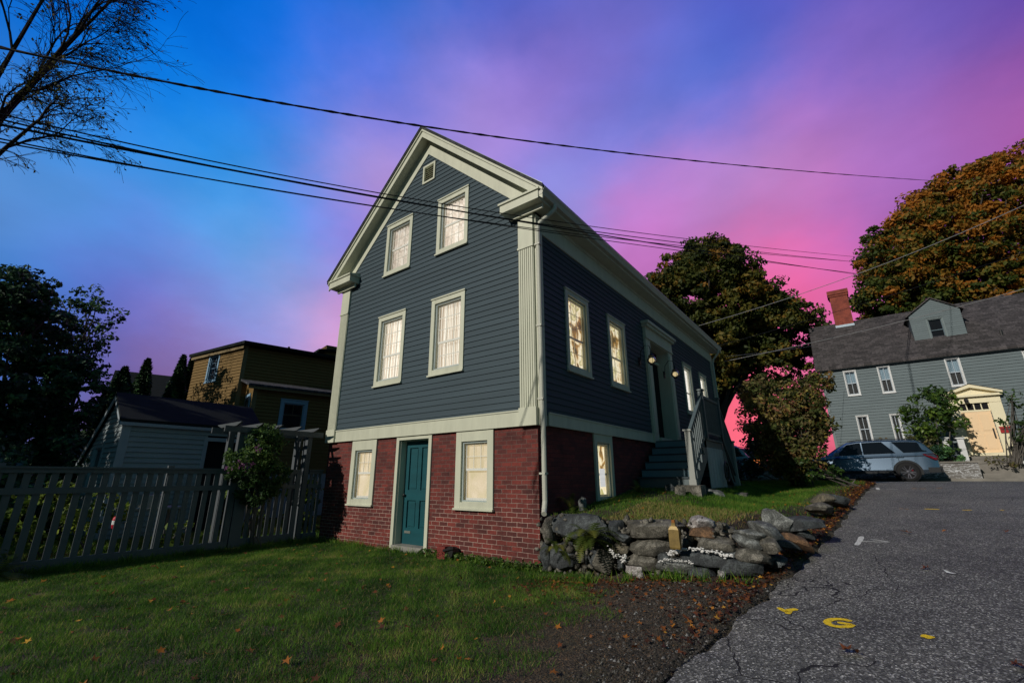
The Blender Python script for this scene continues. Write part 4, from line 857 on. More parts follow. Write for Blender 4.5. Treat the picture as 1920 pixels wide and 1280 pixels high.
# ---------------------------------------------------------------- CARS
def car_paint(name,c,metal=.6,rough=.25):  # metallic paint under a clear coat
    m,nt,b=new_mat(name); b.inputs['Base Color'].default_value=(*c,1); b.inputs['Metallic'].default_value=metal; b.inputs['Roughness'].default_value=rough; b.inputs['Coat Weight'].default_value=1; b.inputs['Coat Roughness'].default_value=.05; return m
M_cg=paint('car_glass',(.006,.008,.012),.06,.1,bs=0); M_tyre=paint('tyre',(.018,.018,.019),.85,.15); M_clad=paint('cladding',(.022,.024,.027),.6,.1); M_rim=paint('dark_rim',(.03,.03,.04),.25,.1,metal=.8)
M_red=paint('tail_red',(.16,.006,.012),.2,.1); M_chrome=paint('chrome',(.6,.6,.62),.15,.02,metal=1)
def car(name,lab,loc,rz,paintm,sc=1.0,lamp=M_red,lamp_on=None):
    C=thing(name,lab,'car',loc,rz=rz,local=True,group=None); C.scale=(sc,sc,sc)
    # stations from the rear (x=0) to the front (x=-5)
    ST_=[( .00,.42,.86,.98,.70,.70),(-.05,.36,1.02,1.08,.86,.80),(-.12,.34,1.14,1.18,.90,.84),(-.34,.32,1.16,1.52,.945,.70),(-.56,.31,1.15,1.70,.96,.68),(-.9,.30,1.14,1.74,.965,.68),(-1.8,.29,1.12,1.77,.97,.69),(-2.6,.29,1.10,1.76,.97,.69),
         (-3.0,.29,1.09,1.70,.97,.67),(-3.4,.30,1.08,1.44,.97,.70),(-3.75,.30,1.07,1.20,.965,.76),(-3.95,.31,1.05,1.10,.96,.82),(-4.4,.32,1.01,1.06,.95,.80),(-4.75,.34,.92,.99,.90,.76),(-4.92,.38,.80,.88,.80,.66),(-4.98,.45,.70,.74,.70,.6)]
    vs=[]
    for x,zb,zbelt,zr,w,wr in ST_:
        prof=[(0,zb),(w*.88,zb),(w*.97,zb+.10),(w*1.0,.47+(zb-.3)*.2),(w*.972,.74),(w*.955,zbelt*.87),(w*.985,zbelt*.91),(w*.93,zbelt),(wr+.03,zr-.09),(wr-.05,zr-.015),(0,zr+.01)]
        vs+=[(x,-y,z) for y,z in prof]+[(x,y,z) for y,z in prof[-2:0:-1]]
    n=20; m=MB(); fs=[(i*n+k,i*n+(k+1)%n,(i+1)*n+(k+1)%n,(i+1)*n+k) for i in range(len(ST_)-1) for k in range(n)]; fs+=[tuple(range(n)),tuple(range(len(ST_)*n-1,(len(ST_)-1)*n-1,-1))]
    m.add(vs,fs); body=m.build('body',paintm,C,smooth=True)
    ms=body.modifiers.new('edge','EDGE_SPLIT'); ms.split_angle=R(24)
    def gy(x,z):
        for a,b in zip(ST_[:-1],ST_[1:]):
            if b[0]<=x<=a[0]:
                t=(x-a[0])/(b[0]-a[0]); zbelt=a[2]+(b[2]-a[2])*t; zr=a[3]+(b[3]-a[3])*t-.09; w=(a[4]+(b[4]-a[4])*t)*.93; wr=a[5]+(b[5]-a[5])*t+.03
                return w+(wr-w)*min(1,max(0,(z-zbelt)/max(.01,zr-zbelt)))
        return .8
    def belt(x):
        for a,b in zip(ST_[:-1],ST_[1:]):
            if b[0]<=x<=a[0]: t=(x-a[0])/(b[0]-a[0]); return a[2]+(b[2]-a[2])*t, a[3]+(b[3]-a[3])*t-.09
        return 1.1,1.6
    for s_ in (-1,1):
        for nm,(bt0,bt1,tp0,tp1) in (('front_window',(-3.62,-2.49,-3.02,-2.49)),('rear_window',(-2.45,-1.34,-2.45,-1.74)),('quarter_window',(-1.08,-.30,-1.40,-.55))):
            m=MB(); nx=14; vs=[]
            for i_ in range(nx+1):
                for k_ in range(4):
                    q=k_/3; t_=i_/nx; x=(bt0+(bt1-bt0)*t_)*(1-q)+(tp0+(tp1-tp0)*t_)*q; zb_,zt_=belt(x); z=zb_+.035+(zt_-.015-zb_-.035)*q; vs.append((x,s_*(gy(x,z)+.007),z))
            m.add(vs,[(i_*4+k_,i_*4+k_+1,i_*4+k_+5,i_*4+k_+4) for i_ in range(nx) for k_ in range(3)]); m.build(nm,M_cg,C)
        m=MB()
        for q in (-2.47,-1.30,-3.55): m.box(q-.004,q+.004,s_*.972-.004,s_*.972+.004,.42,1.05)
        m.build('door_seam',M_clad,C)
        m=MB(); m.box(-3.95,-.75,s_*.972-.006,s_*.972+.006,.33,.42); m.box(-.42,-.04,s_*.93-.02,s_*.93+.02,.36,.56); m.build('sill_cladding',M_clad,C)
        for q in (-2.30,-1.22): m=MB(); m.box(q-.15,q+.1,s_*.965-.02,s_*.965+.02,.985,1.015); m.build('door_handle',M_chrome,C)
        m=MB(); m.box(-3.52,-3.34,s_*1.02-.07,s_*1.02+.07,1.08,1.24); m.build('side_mirror',paintm,C)
        m=MB(); m.tube([(-.65,s_*.60,1.755),(-1.4,s_*.61,1.79),(-2.6,s_*.61,1.79),(-2.95,s_*.6,1.74)],.018,6); m.build('roof_rail',M_clad,C)
        m=MB(); m.add([(-.02,s_*.70,.84),(-.02,s_*.72,1.02),(-.10,s_*.90,1.12),(-.50,s_*.968,1.10),(-.40,s_*.975,1.02),(-.10,s_*.925,.84)],[(0,1,2,3,4,5)]); m.v=[(x+(.02 if abs(y)<.8 else .0),y*1.01,z) for x,y,z in m.v]; m.build('tail_light',lamp_on or lamp,C)
        m=MB(); m.add([(-4.93,s_*.55,.80),(-4.80,s_*.87,.82),(-4.62,s_*.925,.90),(-4.80,s_*.86,.93),(-4.93,s_*.60,.88)],[(0,1,2,3,4)]); m.v=[(x-.03,y*1.02,z) for x,y,z in m.v]; m.build('headlight',M_chrome,C)
        for xw in (-1.08,-4.02):
            m=MB(); n=20
            vs=[(xw+r*math.cos(math.pi*k/n*1.16-.25),s_*.978,.38+r*math.sin(math.pi*k/n*1.16-.25)) for k in range(n+1) for r in (.41,.49)]
            m.add(vs,[(2*k,2*k+1,2*k+3,2*k+2) for k in range(n)]); m.build('wheel_arch',M_clad,C)
            m=MB(); m.lathe([(0,0),(.415,0)],24,(xw,s_*.974,.38),'Y'); m.build('wheel_well',M_dark,C)
            m=MB(); m.lathe([(.26,-.11),(.33,-.12),(.375,-.09),(.385,0),(.375,.09),(.33,.12),(.26,.11)],32,(xw,s_*.885,.385),'Y'); ty=m.build('wheel',M_tyre,C,smooth=True)
            m=MB(); yy=s_*.985; m.lathe([(.245,0),(.268,s_*.012),(.272,0)],32,(xw,yy,.385),'Y')
            for k in range(10):
                a=2*math.pi*k/10+(.12 if k%2 else -.12); ca,sa=math.cos(a),math.sin(a)
                m.add([(xw+ca*.05-sa*.016,yy,.385+sa*.05+ca*.016),(xw+ca*.05+sa*.016,yy,.385+sa*.05-ca*.016),(xw+ca*.25+sa*.02,yy+s_*.012,.385+sa*.25-ca*.02),(xw+ca*.25-sa*.02,yy+s_*.012,.385+sa*.25+ca*.02)],[(0,1,2,3)])
            m.lathe([(.0,s_*.02),(.055,s_*.015),(.06,0)],16,(xw,yy,.385),'Y'); m.build('rim',M_chrome if False else paint('rim_grey',(.12,.12,.14),.3,.1,metal=.8),ty)
            m=MB(); m.lathe([(0,0),(.25,0)],20,(xw,s_*.955+s_*.012,.385),'Y'); m.build('brake_disc',M_dark,ty)
            if s_<0: m=MB(); m.box(xw+.11,xw+.17,-.976,-.972,.38,.47); m.build('brake_caliper',M_red,ty)
    m=MB(); m.add([(-.10,-.70,1.18),(-.10,.70,1.18),(-.50,.62,1.60),(-.50,-.62,1.60)],[(0,1,2,3)]); m.v=[(x+.03,y,z+.03) for x,y,z in m.v]; m.build('rear_glass',M_cg,C)
    m=MB(); m.add([(-3.74,-.72,1.17),(-3.74,.72,1.17),(-3.08,.62,1.64),(-3.08,-.62,1.64)],[(0,1,2,3)]); m.v=[(x-.02,y,z+.03) for x,y,z in m.v]; m.build('windscreen',M_cg,C)
    m=MB(); m.box(-.12,.05,-.80,.80,.36,.60); m.build('rear_bumper',M_clad,C); m=MB(); m.box(-5.02,-4.9,-.7,.7,.36,.62); m.build('front_bumper',M_clad,C)
    return C
car('parked_suv','blue-grey SUV parked across the street, seen from its side',(6.74,19.5,1.245),0,car_paint('blue_grey_metallic',(.23,.31,.42),.92,.26),.965)
pc=at(1398,880,20.5); car('parked_car','pale blue car behind the porch, rear window towards the street',(pc.x,pc.y,1.20),R(35),car_paint('pale_blue_paint',(.16,.30,.38),.2,.3),.92)
pc=at(1412,880,24.5); car('parked_car','black SUV with a glowing tail light beyond the pale blue car',(pc.x,pc.y,1.20),R(40),car_paint('black_paint',(.012,.012,.014),.2,.3),.98,lamp_on=emit('tail_glow',[(.3,(.9,.12,.03)),(.7,(1,.4,.08))],.8,(9,9,9)))
# ---------------------------------------------------------------- BOULDER WALL
M_slate=stone('slate',(.040,.045,.050),(.105,.118,.124),5); M_gran=stone('granite',(.095,.088,.072),(.24,.222,.19),5); M_tan=stone('tan_stone',(.12,.105,.075),(.19,.16,.11),9)
M_lite=stone('light_granite',(.11,.115,.11),(.31,.32,.31),6); M_rust=stone('rusty_stone',(.12,.07,.04),(.22,.12,.06),5); M_whitebr=stone('whitewashed',(.30,.27,.26),(.60,.58,.57),12)
def boulder(x0,y0,x1,y1,plane,depth,mat,lab,kind='round',rot=0,sd=0,group='stones of the dry wall',name='boulder'):
    """x0..y1: where the stone shows in the wall; plane: function giving the wall point"""
    c=plane((x0+x1)/2,(y0+y1)/2); l=plane(x0,(y0+y1)/2); r=plane(x1,(y0+y1)/2); t=plane((x0+x1)/2,y0); b=plane((x0+x1)/2,y1)
    w=(r-l).length*1.06; h=(t-b).length*1.12; ax=(r-l).normalized(); ax.z=0; ax.normalize(); ny=Vector((-ax.y,ax.x,0))
    rs=np.random.default_rng(sd+100); N1,N2=20,13; V=[]; pw=.34 if kind=='block' else .60
    ph=rs.uniform(0,6,12); cut=[(Vector(rs.normal(size=3)).normalized(),rs.uniform(.58,.92)) for _ in range(15)]
    for i in range(N2+1):
        th=math.pi*i/N2
        for k in range(N1):
            a=2*math.pi*k/N1; d=Vector((math.sin(th)*math.cos(a),math.sin(th)*math.sin(a),math.cos(th)))
            q=Vector([math.copysign(abs(x)**pw,x) for x in d])
            for nn,dd in cut:                      # flat broken faces
                e=q.dot(nn)-dd*(1.0 if kind!='block' else 1.15)
                if e>0: q-=nn*e*.85
            q*=1+.05*math.sin(3*q.x+ph[0])*math.sin(4*q.z+ph[1])+.035*math.sin(7*q.x+ph[2]+5*q.y)+.02*math.sin(13*q.z+9*q.x+ph[3])
            V.append(q)
    sx=max(abs(v.x) for v in V); sz=max(abs(v.z) for v in V); sy=max(abs(v.y) for v in V); cr,sr=math.cos(rot),math.sin(rot)
    if rot: w/= (abs(cr)+.3*abs(sr)); h*=.72
    m=MB(); cc=c+ny*depth*.35; o=[]
    for v in V:
        px=v.x/sx*w/2; pz=v.z/sz*h/2; X=px*cr-pz*sr; Z=px*sr+pz*cr
        p=cc+ax*X+ny*(v.y/sy*depth/2)+Vector((0,0,Z)); o.append(p)
    fs=[(i*N1+k,i*N1+(k+1)%N1,(i+1)*N1+(k+1)%N1,(i+1)*N1+k) for i in range(N2) for k in range(N1)]
    m.add(o,fs); ob=m.build(name,mat,None,smooth=True,org=cc); ob.location=cc
    es=ob.modifiers.new('edges','EDGE_SPLIT'); es.split_angle=R(28)
    tag(ob,lab,'boulder' if name=='boulder' else 'stone',group); return ob
Z=lambda x,y:(1000+x/3,820+y/3)
pf=lambda dy=0:(lambda x,y:LY(*Z(x,y),-.12+dy))
def pe(x,y):       # the part of the wall that follows the road edge: a vertical sheet swinging from the house front to the lane
    u,v=Z(x,y); d=ray(u,v)
    A_=Vector((2.55,-.25,0)); B_=Vector((3.35,6.2,0)); n=Vector((B_.y-A_.y,-(B_.x-A_.x),0)); t=(A_-CAM).dot(n)/d.dot(n); return CAM+d*t
def pb(xc,by):
    u,v=Z(xc,by); d=ray(u,v); t=(ZA*(CAM.y+ZB)+.04-CAM.z)/(d.z-ZA*d.y); D=(d*t).dot(FW)
    return lambda x,y:at(*Z(x,y),D)
BL=[(36,445,98,600,pf(-.02),.3,M_gran,'narrow grey stone wedged between the brick corner and the slate block','block',0),(30,590,85,750,pf(.0),.3,M_slate,'small dark stone at the very foot of the brick corner','round',0),
(58,438,415,600,pf(),.45,M_slate,'big dark slate block at the top left of the wall by the downspout','block',0),
(405,470,490,560,pf(.03),.3,M_slate,'small dark slate block right of the big slate block','block',0),
(485,445,858,585,pf(),.5,M_gran,'long rounded grey-brown stone on top of the wall, left of the bottle','round',.05),
(55,590,245,755,pf(.05),.4,M_slate,'dark slate stone under the fern by the brick corner','block',0),
(240,590,400,750,pf(.12),.3,M_slate,'dark stone hidden behind the fern','round',0),
(320,612,465,760,pf(),.35,M_gran,'grey-brown rounded stone at the foot of the wall right of the fern','round',0),
(428,530,548,602,pf(-.02),.35,M_slate,'wedge of dark slate above the tan stone','block',-.2),
(428,596,532,660,pf(-.03),.3,M_tan,'tan rounded stone in white mortar','round',0),
(462,665,508,755,pf(-.03),.2,M_slate,'small upright dark stone between white mortar','block',0),
(540,575,765,668,pf(),.4,M_gran,'broad brown-grey stone below the long top stone','round',0),
(502,650,700,762,pf(-.03),.4,M_gran,'broad brown stone above the white brick pieces','round',0),
(675,680,915,762,pf(-.10),.35,M_lite,'low light grey stone with a white painted edge','round',0),
(684,642,768,698,pf(),.3,M_slate,'small dark stone left of the white streak','block',0),
(828,565,885,615,pf(.04),.25,M_slate,'small dark stone right of the bottle','block',0),
(858,446,1000,522,pf(.12),.35,M_whitebr,'pale pinkish rubble stone on top of the wall','round',0),
(868,508,1030,580,pf(),.4,M_rust,'flat brown stone with an even top edge','block',0),
(880,562,1142,642,pf(-.02),.45,M_gran,'long grey stone above the white streak','round',0),
(760,632,1175,735,pf(-.06),.5,M_slate,'long dark slab with a white mortar streak along its top','block',0),
(1020,682,1275,788,pf(-.14),.4,M_slate,'dark slab at the foot of the wall, right end','block',0),
(832,735,1005,798,pf(-.18),.3,M_slate,'flat dark stone lying at the foot of the wall','round',0),
(1038,505,1128,552,pf(.12),.3,M_gran,'small grey stone behind the wall top','round',0),
(1105,516,1328,590,pf(.0),.45,M_lite,'light grey rounded stone in the upper middle of the wall','round',-.05),
(1100,552,1310,642,pf(-.05),.4,M_lite,'light speckled stone slanting down to the right','round',-.42),
(1185,472,1405,588,pf(.15),.5,M_lite,'broad light grey stone on top beside the tilted stone','round',-.35),
(1272,568,1385,658,pf(-.02),.35,M_gran,'rounded grey stone below the tilted pair','round',0),
(1132,615,1335,728,pf(-.12),.4,M_gran,'mottled brown-grey stone near the right foot of the wall','round',-.25),
(1300,408,1490,562,pb(1395,600),.35,M_lite,'large tilted light grey stone standing at the wall corner','round',-.55),
(1365,560,1545,655,pb(1455,672),.4,M_slate,'dark blue-grey stone below the large tilted stone','round',-.1),
(1430,548,1628,658,pb(1530,668),.45,M_rust,'rust-brown sloping stone at the lane side','round',-.4),
(1355,660,1462,742,pb(1410,745),.35,M_slate,'dark stone sunk in the leaves at the lane side','round',0),
(1320,655,1385,735,pb(1352,738),.3,M_slate,'small dark stone between two foot stones','round',0),
(1448,430,1665,540,pb(1555,600),.5,M_slate,'flat-topped slate slab beside the tilted stone','block',.06),
(1490,520,1602,575,pb(1545,598),.4,M_slate,'dark flat stone under the slate slab','round',0),
(1555,355,1728,452,pb(1640,462),.5,M_gran,'low grey-brown stone farther up the lane edge','round',-.05),
(1612,316,1722,388,pb(1667,440),.5,M_tan,'rounded brownish stone farther up the lane edge','round',0),
(1655,308,1808,396,pb(1735,402),.5,M_slate,'pointed slate slab at the far end of the wall','block',-.2)]
for i,b in enumerate(BL): boulder(*b[:8],kind=b[8],rot=b[9],sd=i)
def rubble():
    n=420; x=rng.uniform(.0,2.75,n); z=rng.uniform(.10,.90,n)*(1-.12*x/2.7)+.05*x; y=rng.uniform(-.10,.08,n); rad=rng.uniform(.02,.055,n)
    global ICO,ICF
    ico=np.array([[0,0,1],[.9,0,.45],[.28,.85,.45],[-.72,.53,.45],[-.72,-.53,.45],[.28,-.85,.45],[.72,.53,-.45],[-.28,.85,-.45],[-.9,0,-.45],[-.28,-.85,-.45],[.72,-.53,-.45],[0,0,-1]])
    F=np.array([[0,1,2],[0,2,3],[0,3,4],[0,4,5],[0,5,1],[1,6,2],[2,7,3],[3,8,4],[4,9,5],[5,10,1],[6,7,2],[7,8,3],[8,9,4],[9,10,5],[10,6,1],[6,11,7],[7,11,8],[8,11,9],[9,11,10],[10,11,6]])
    ICO=ico; ICF=F
    V=(np.stack([x,y,z],1)[:,None,:]+ico[None]*rng.uniform(.6,1.2,(n,12,1))*(rad[:,None]*rng.uniform(.6,1.4,(n,3)))[:,None,:]).reshape(-1,3)
    o=link('rubble',np_mesh('rubble',V,np.concatenate([F+12*k for k in range(n)],0)),M_gran); tag(o,'small filler stones packed between the boulders of the wall','rubble',kind='stuff')
rubble()
# mortar streaks and white fragments
M_mort=paint('white_mortar',(.66,.65,.64),.9,.15,(20,20,20),(60,60,60),.8)
def blobstrip(pts,plane,w,name,lab,cat):
    P_=[np.array(plane(*p)) for p in pts]; C_=[]
    for a,b in zip(P_[:-1],P_[1:]):
        for t in np.linspace(0,1,22): C_.append(a+(b-a)*t+rng.normal(size=3)*np.array([.010,.010,.55*w]))
    C_=np.array(C_); n=len(C_); V=(C_[:,None,:]+ICO[None]*rng.uniform(.7,1.25,(n,12,1))*(w*rng.uniform(.25,.8,n)[:,None]*np.array([1.3,.5,.75]))[:,None,:]).reshape(-1,3)
    o=link(name,np_mesh(name,V,np.concatenate([ICF+12*k for k in range(n)],0)),M_mort); tag(o,lab,cat); return o
blobstrip([(758,652),(800,636),(880,626),(960,632),(1020,645),(1060,662),(1120,664)],pf(-.135),.022,'mortar_streak','white mortar streak along the dark slab in the wall','mortar')
blobstrip([(425,625),(455,662),(520,665),(500,700)],pf(-.10),.022,'mortar_patch','white mortar patch around the tan stone','mortar')
blobstrip([(700,700),(740,685),(800,690),(880,695),(895,710)],pf(-.17),.012,'mortar_patch','thin white mortar line on the low light stone','mortar')
for i,(q,mt_,lab,kd) in enumerate((((508,722,608,775),M_whitebr,'white-painted brick piece at the foot of the wall','block'),((570,760,618,800),M_whitebr,'broken pinkish brick chip in front of the white-painted brick','block'),((1030,745,1080,802),M_whitebr,'pointed white stone chip in front of the wall','round'))):
    boulder(*q,pf(-.32),.12,mt_,lab,kd,0,50+i,group=None,name='stone_chip')
gp=lambda u,v,dz=0: None
def on_ground(u,v):
    d=ray(u,v); t=1.2
    for _ in range(4000):
        p=CAM+d*t
        if p.z<float(ground_z(p.x,p.y)): return p
        t+=.01+t*.002
    return p
for i,(u,v,w,h,mt_,lab) in enumerate(((1345,926,.42,.16,M_lite,'light grey stone half sunk in the upper lawn, left of its neighbour'),(1390,927,.5,.12,M_gran,'low grey stone half sunk in the upper lawn'),(1277,925,.22,.2,M_gran,'small grey stone by the foot of the porch stairs'),(1258,918,.2,.18,M_slate,'small dark stone beside the porch stairs'),(1093,953,.14,.26,M_lite,'pale upright stone by the basement window'),(1612,897,.5,.3,M_gran,'brown stone at the lane edge by the bush'))):
    p=on_ground(u,v+4); boulder(0,0,1,1,(lambda x,y,p=p,w=w,h=h: p+RT*(x-.5)*w+Vector((0,0,(.5-y)*h+h*.35))),w*.6,mt_,lab,'round',0,70+i,group=None,name='garden_stone')
p=on_ground(1290,906); tag(MB().box(1.02,1.5,3.62,4.0,1.05,1.29).build('granite_block',M_gran),'granite block under the porch newel post','block')
# old tapered metal bottle on the wall
bt=thing('metal_bottle','old brass coloured bottle standing on the stone wall','bottle',tuple(LY(*Z(803,625),-.38)))
b0=Vector(bt.location); m=MB()
m.add([(b0.x+sx*w,b0.y+sy*d,b0.z+h) for h,w,d in ((0,.058,.032),(.02,.062,.036),(.215,.060,.034),(.25,.040,.026),(.262,.022,.02),(.29,.022,.02)) for sx,sy in ((-1,-1),(1,-1),(1,1),(-1,1))],[(i_*4+k_,i_*4+(k_+1)%4,i_*4+4+(k_+1)%4,i_*4+4+k_) for i_ in range(5) for k_ in range(4)]+[(0,1,2,3),(20,21,22,23)]); m.build('bottle_body',paint('old_brass',(.20,.135,.04),.45,.4,(14,14,14),metal=.3),bt)
m=MB(); m.box(b0.x-.018,b0.x+.018,b0.y-.016,b0.y+.016,b0.z+.291,b0.z+.325); m.build('cap',paint('rusty_cap',(.24,.09,.02),.6,.2),bt)
# broken brick pier / pipe at the foot of the front wall
bp=thing('brick_fragment','red brick fragment with a charred pipe end at the foot of the front wall','brick',(-1.75,-.12,.15))
p=LY(825,1042,-.1); m=MB(); m.box(p.x-.02,p.x+.17,-.16,-.04,.06,.30); m.build('brick_stub',paint('stub_red',(.17,.035,.03),.9,.3,(14,14,14)),bp)
m=MB(); m.tube([(p.x+.30,-.02,.20),(p.x+.28,-.16,.22)],.10,9); m.tube([(p.x+.15,-.17,.24),(p.x+.40,-.17,.30)],.025,6); m.build('pipe_end',M_black,bp)
# ---------------------------------------------------------------- VEGETATION
M_bark=paint('bark',(.05,.042,.036),.9,.3,(6,6,2),(20,20,5),1.0); M_bark2=paint('grey_bark',(.10,.09,.08),.9,.3,(6,6,2),(20,20,5),.8)
M_maple=foliage('maple_leaves',[(0,(.025,.040,.010)),(.35,(.070,.080,.014)),(.58,(.13,.11,.018)),(.8,(.26,.12,.016)),(1,(.36,.15,.018))],.3)
M_maple2=foliage('orange_maple_leaves',[(0,(.03,.055,.010)),(.25,(.08,.10,.015)),(.45,(.22,.13,.018)),(.7,(.38,.14,.018)),(1,(.50,.18,.02))],.3)
M_darkg=foliage('dark_leaves',[(0,(.008,.022,.014)),(.5,(.035,.090,.048)),(1,(.14,.30,.09))],.25)
M_arb=foliage('arborvitae_leaves',[(0,(.006,.016,.007)),(.6,(.018,.05,.018)),(1,(.05,.13,.03))],.1)
M_shrub=foliage('autumn_shrub_leaves',[(0,(.035,.055,.015)),(.35,(.09,.11,.025)),(.6,(.14,.10,.05)),(.85,(.24,.21,.04)),(1,(.24,.08,.05))],.3)
M_rhodo=foliage('glossy_green_leaves',[(0,(.02,.045,.012)),(.6,(.05,.10,.02)),(1,(.13,.20,.03))],.25,.35)
M_rose=foliage('rose_leaves',[(0,(.02,.045,.02)),(.55,(.06,.12,.03)),(1,(.16,.24,.05))],.35)
M_hedge=foliage('yellow_green_leaves',[(0,(.03,.06,.01)),(.6,(.12,.19,.02)),(1,(.30,.38,.06))],.4)
M_fern=foliage('fern_fronds',[(0,(.03,.05,.01)),(.6,(.10,.14,.02)),(1,(.28,.24,.05))],.4)
M_fall=foliage('fallen_leaves',[(0,(.05,.02,.012)),(.45,(.16,.05,.018)),(.8,(.36,.13,.02)),(1,(.60,.33,.04))],.15)
M_grass=foliage('grass_blades',[(0,(.018,.060,.007)),(.3,(.045,.13,.014)),(.55,(.085,.20,.020)),(.8,(.20,.33,.04)),(1,(.42,.32,.13))],.45)
def clumps(lobes,per,rs):
    """lobes: (centre, radii) -> clump centres on and in the lobes' shells"""
    out=[]
    for c,r in lobes:
        n=per if not isinstance(per,(list,tuple)) else per[0]
        n=int(n*r[0]*r[2]); d=rs.normal(size=(n,3)); d/=np.linalg.norm(d,axis=1)[:,None]
        rad=rs.uniform(.45,1.0,n)**.5; out.append(np.array(c)+d*np.array(r)*rad[:,None])
    return np.concatenate(out)
def crown(lobes,nclump,nleaf,size,cr,rs,tint_f,flat=.55):
    C=clumps(lobes,nclump,rs); n=len(C); rad=cr*rs.uniform(.55,1.35,n)
    idx=np.repeat(np.arange(n),nleaf); d=rs.normal(size=(len(idx),3)); d/=np.linalg.norm(d,axis=1)[:,None]; rr_=rs.uniform(.15,1,len(idx))**.5
    P_=C[idx]+d*(rad[idx]*rr_)[:,None]*np.array([1,1,flat]); ct=rs.uniform(0,1,n)
    t=tint_f(P_,ct[idx],rs); return C,leaf_mesh('crown',P_,size,np.clip(t,0,1),nrm=d,up=.4)
def limbs(base,top_pts,r0,rs,trunk_top,n=7,wob=.25):
    m=MB(); base=Vector(base); tt=Vector(trunk_top)
    path=[base.lerp(tt,t)+Vector((rs.normal()*wob*.25,rs.normal()*wob*.25,0))*(t>0) for t in np.linspace(0,1,5)]
    m.tube(path,[r0*1.3,r0,r0*.9,r0*.8,r0*.7],10)
    for p in top_pts:
        p=Vector(p); s=path[-1].lerp(path[2],rs.uniform(0,.7)); L_=(p-s).length
        pts=[]; 
        for t in np.linspace(0,1,6): q=s.lerp(p,t); q.z+=math.sin(t*math.pi)*L_*.10; pts.append(q+Vector(rs.normal(size=3))*L_*.025*(0<t<1))
        m.tube(pts,[r0*.42*(1-.85*t)+.008 for t in np.linspace(0,1,6)],5)
    return m
def tree(name,lab,cat,base,lobes,mat,nclump,nleaf,size,cr,tint_f,r0=.3,seed=1,group=None,bark=M_bark,trunk_h=.35,nl=26,extra_thin=None):
    rs=np.random.default_rng(seed); T=thing(name,lab,cat,tuple(base),group=group)
    C,me=crown(lobes,nclump,nleaf,size,cr,rs,tint_f)
    if extra_thin is not None:
        C2,me2=crown(extra_thin[0],extra_thin[1],extra_thin[2],size,cr*.8,rs,tint_f); o2=None
    sel=C[rs.choice(len(C),min(nl,len(C)),replace=False)]
    zt_=max(c[2] for c,_ in lobes); tt=Vector((base[0]*.6+lobes[0][0][0]*.4,base[1]*.6+lobes[0][0][1]*.4,base[2]+(zt_-base[2])*trunk_h))
    limbs(base,sel,r0,rs,tt).build('trunk',bark,T,True)
    def sh(me,nm):
        O=ORG[T.name]; v=np.empty(len(me.vertices)*3,dtype=np.float32); me.vertices.foreach_get('co',v); v=v.reshape(-1,3)-np.array(O,dtype=np.float32); me.vertices.foreach_set('co',v.ravel()); return link(nm,me,mat,T)
    sh(me,'crown')
    if extra_thin is not None: sh(me2,'lower_branches')
    return T
def lob(u,v,D,rpx,sx=1,sz=1):
    s=D/F_PX*rpx*1.02; c=at(u,v,D); return (tuple(c),(s*sx,s*.8,s*sz))
fT=lambda P_,c,rs: .15+.45*c+rs.uniform(-.15,.25,len(P_))
def fOr(P_,c,rs):
    zz=(P_[:,2]-P_[:,2].min())/(np.ptp(P_[:,2])+1e-6); return -.06+.66*c**1.3+.34*zz+rs.uniform(-.15,.2,len(P_))
def gbase(u,D,z=None):
    p=at(u,880,D); return (p.x,p.y,float(ground_z(p.x,p.y)) if z is None else z)
# maple behind the house
tree('maple_tree','dark round maple turning orange behind the blue house','tree',gbase(1352,30,1.1),[lob(1320,560,30,118),lob(1265,575,29,78),lob(1235,560,29,48),lob(1400,600,30,90),lob(1475,625,31,70),lob(1335,500,30,60),lob(1300,660,29,85),lob(1410,680,30,70)],M_maple,17,80,.19,.62,lambda P_,c,rs:.05+.62*c**1.5+rs.uniform(-.1,.22,len(P_)),.42,11,trunk_h=.30,extra_thin=([lob(1450,725,30,80,1,.6),lob(1530,690,32,60)],6,32))
# orange maple right
tree('maple_tree','big orange and green maple rising behind the grey house','tree',gbase(1850,40,1.5),[lob(1850,440,40,160),lob(1735,470,39,105),lob(1680,500,39,65),lob(1640,570,38,30),lob(1900,350,41,95),lob(1690,560,38,70),lob(1800,560,39,110),lob(1930,520,41,120),lob(1770,400,40,75)],M_maple2,8,85,.25,.85,fOr,.6,12,nl=30)
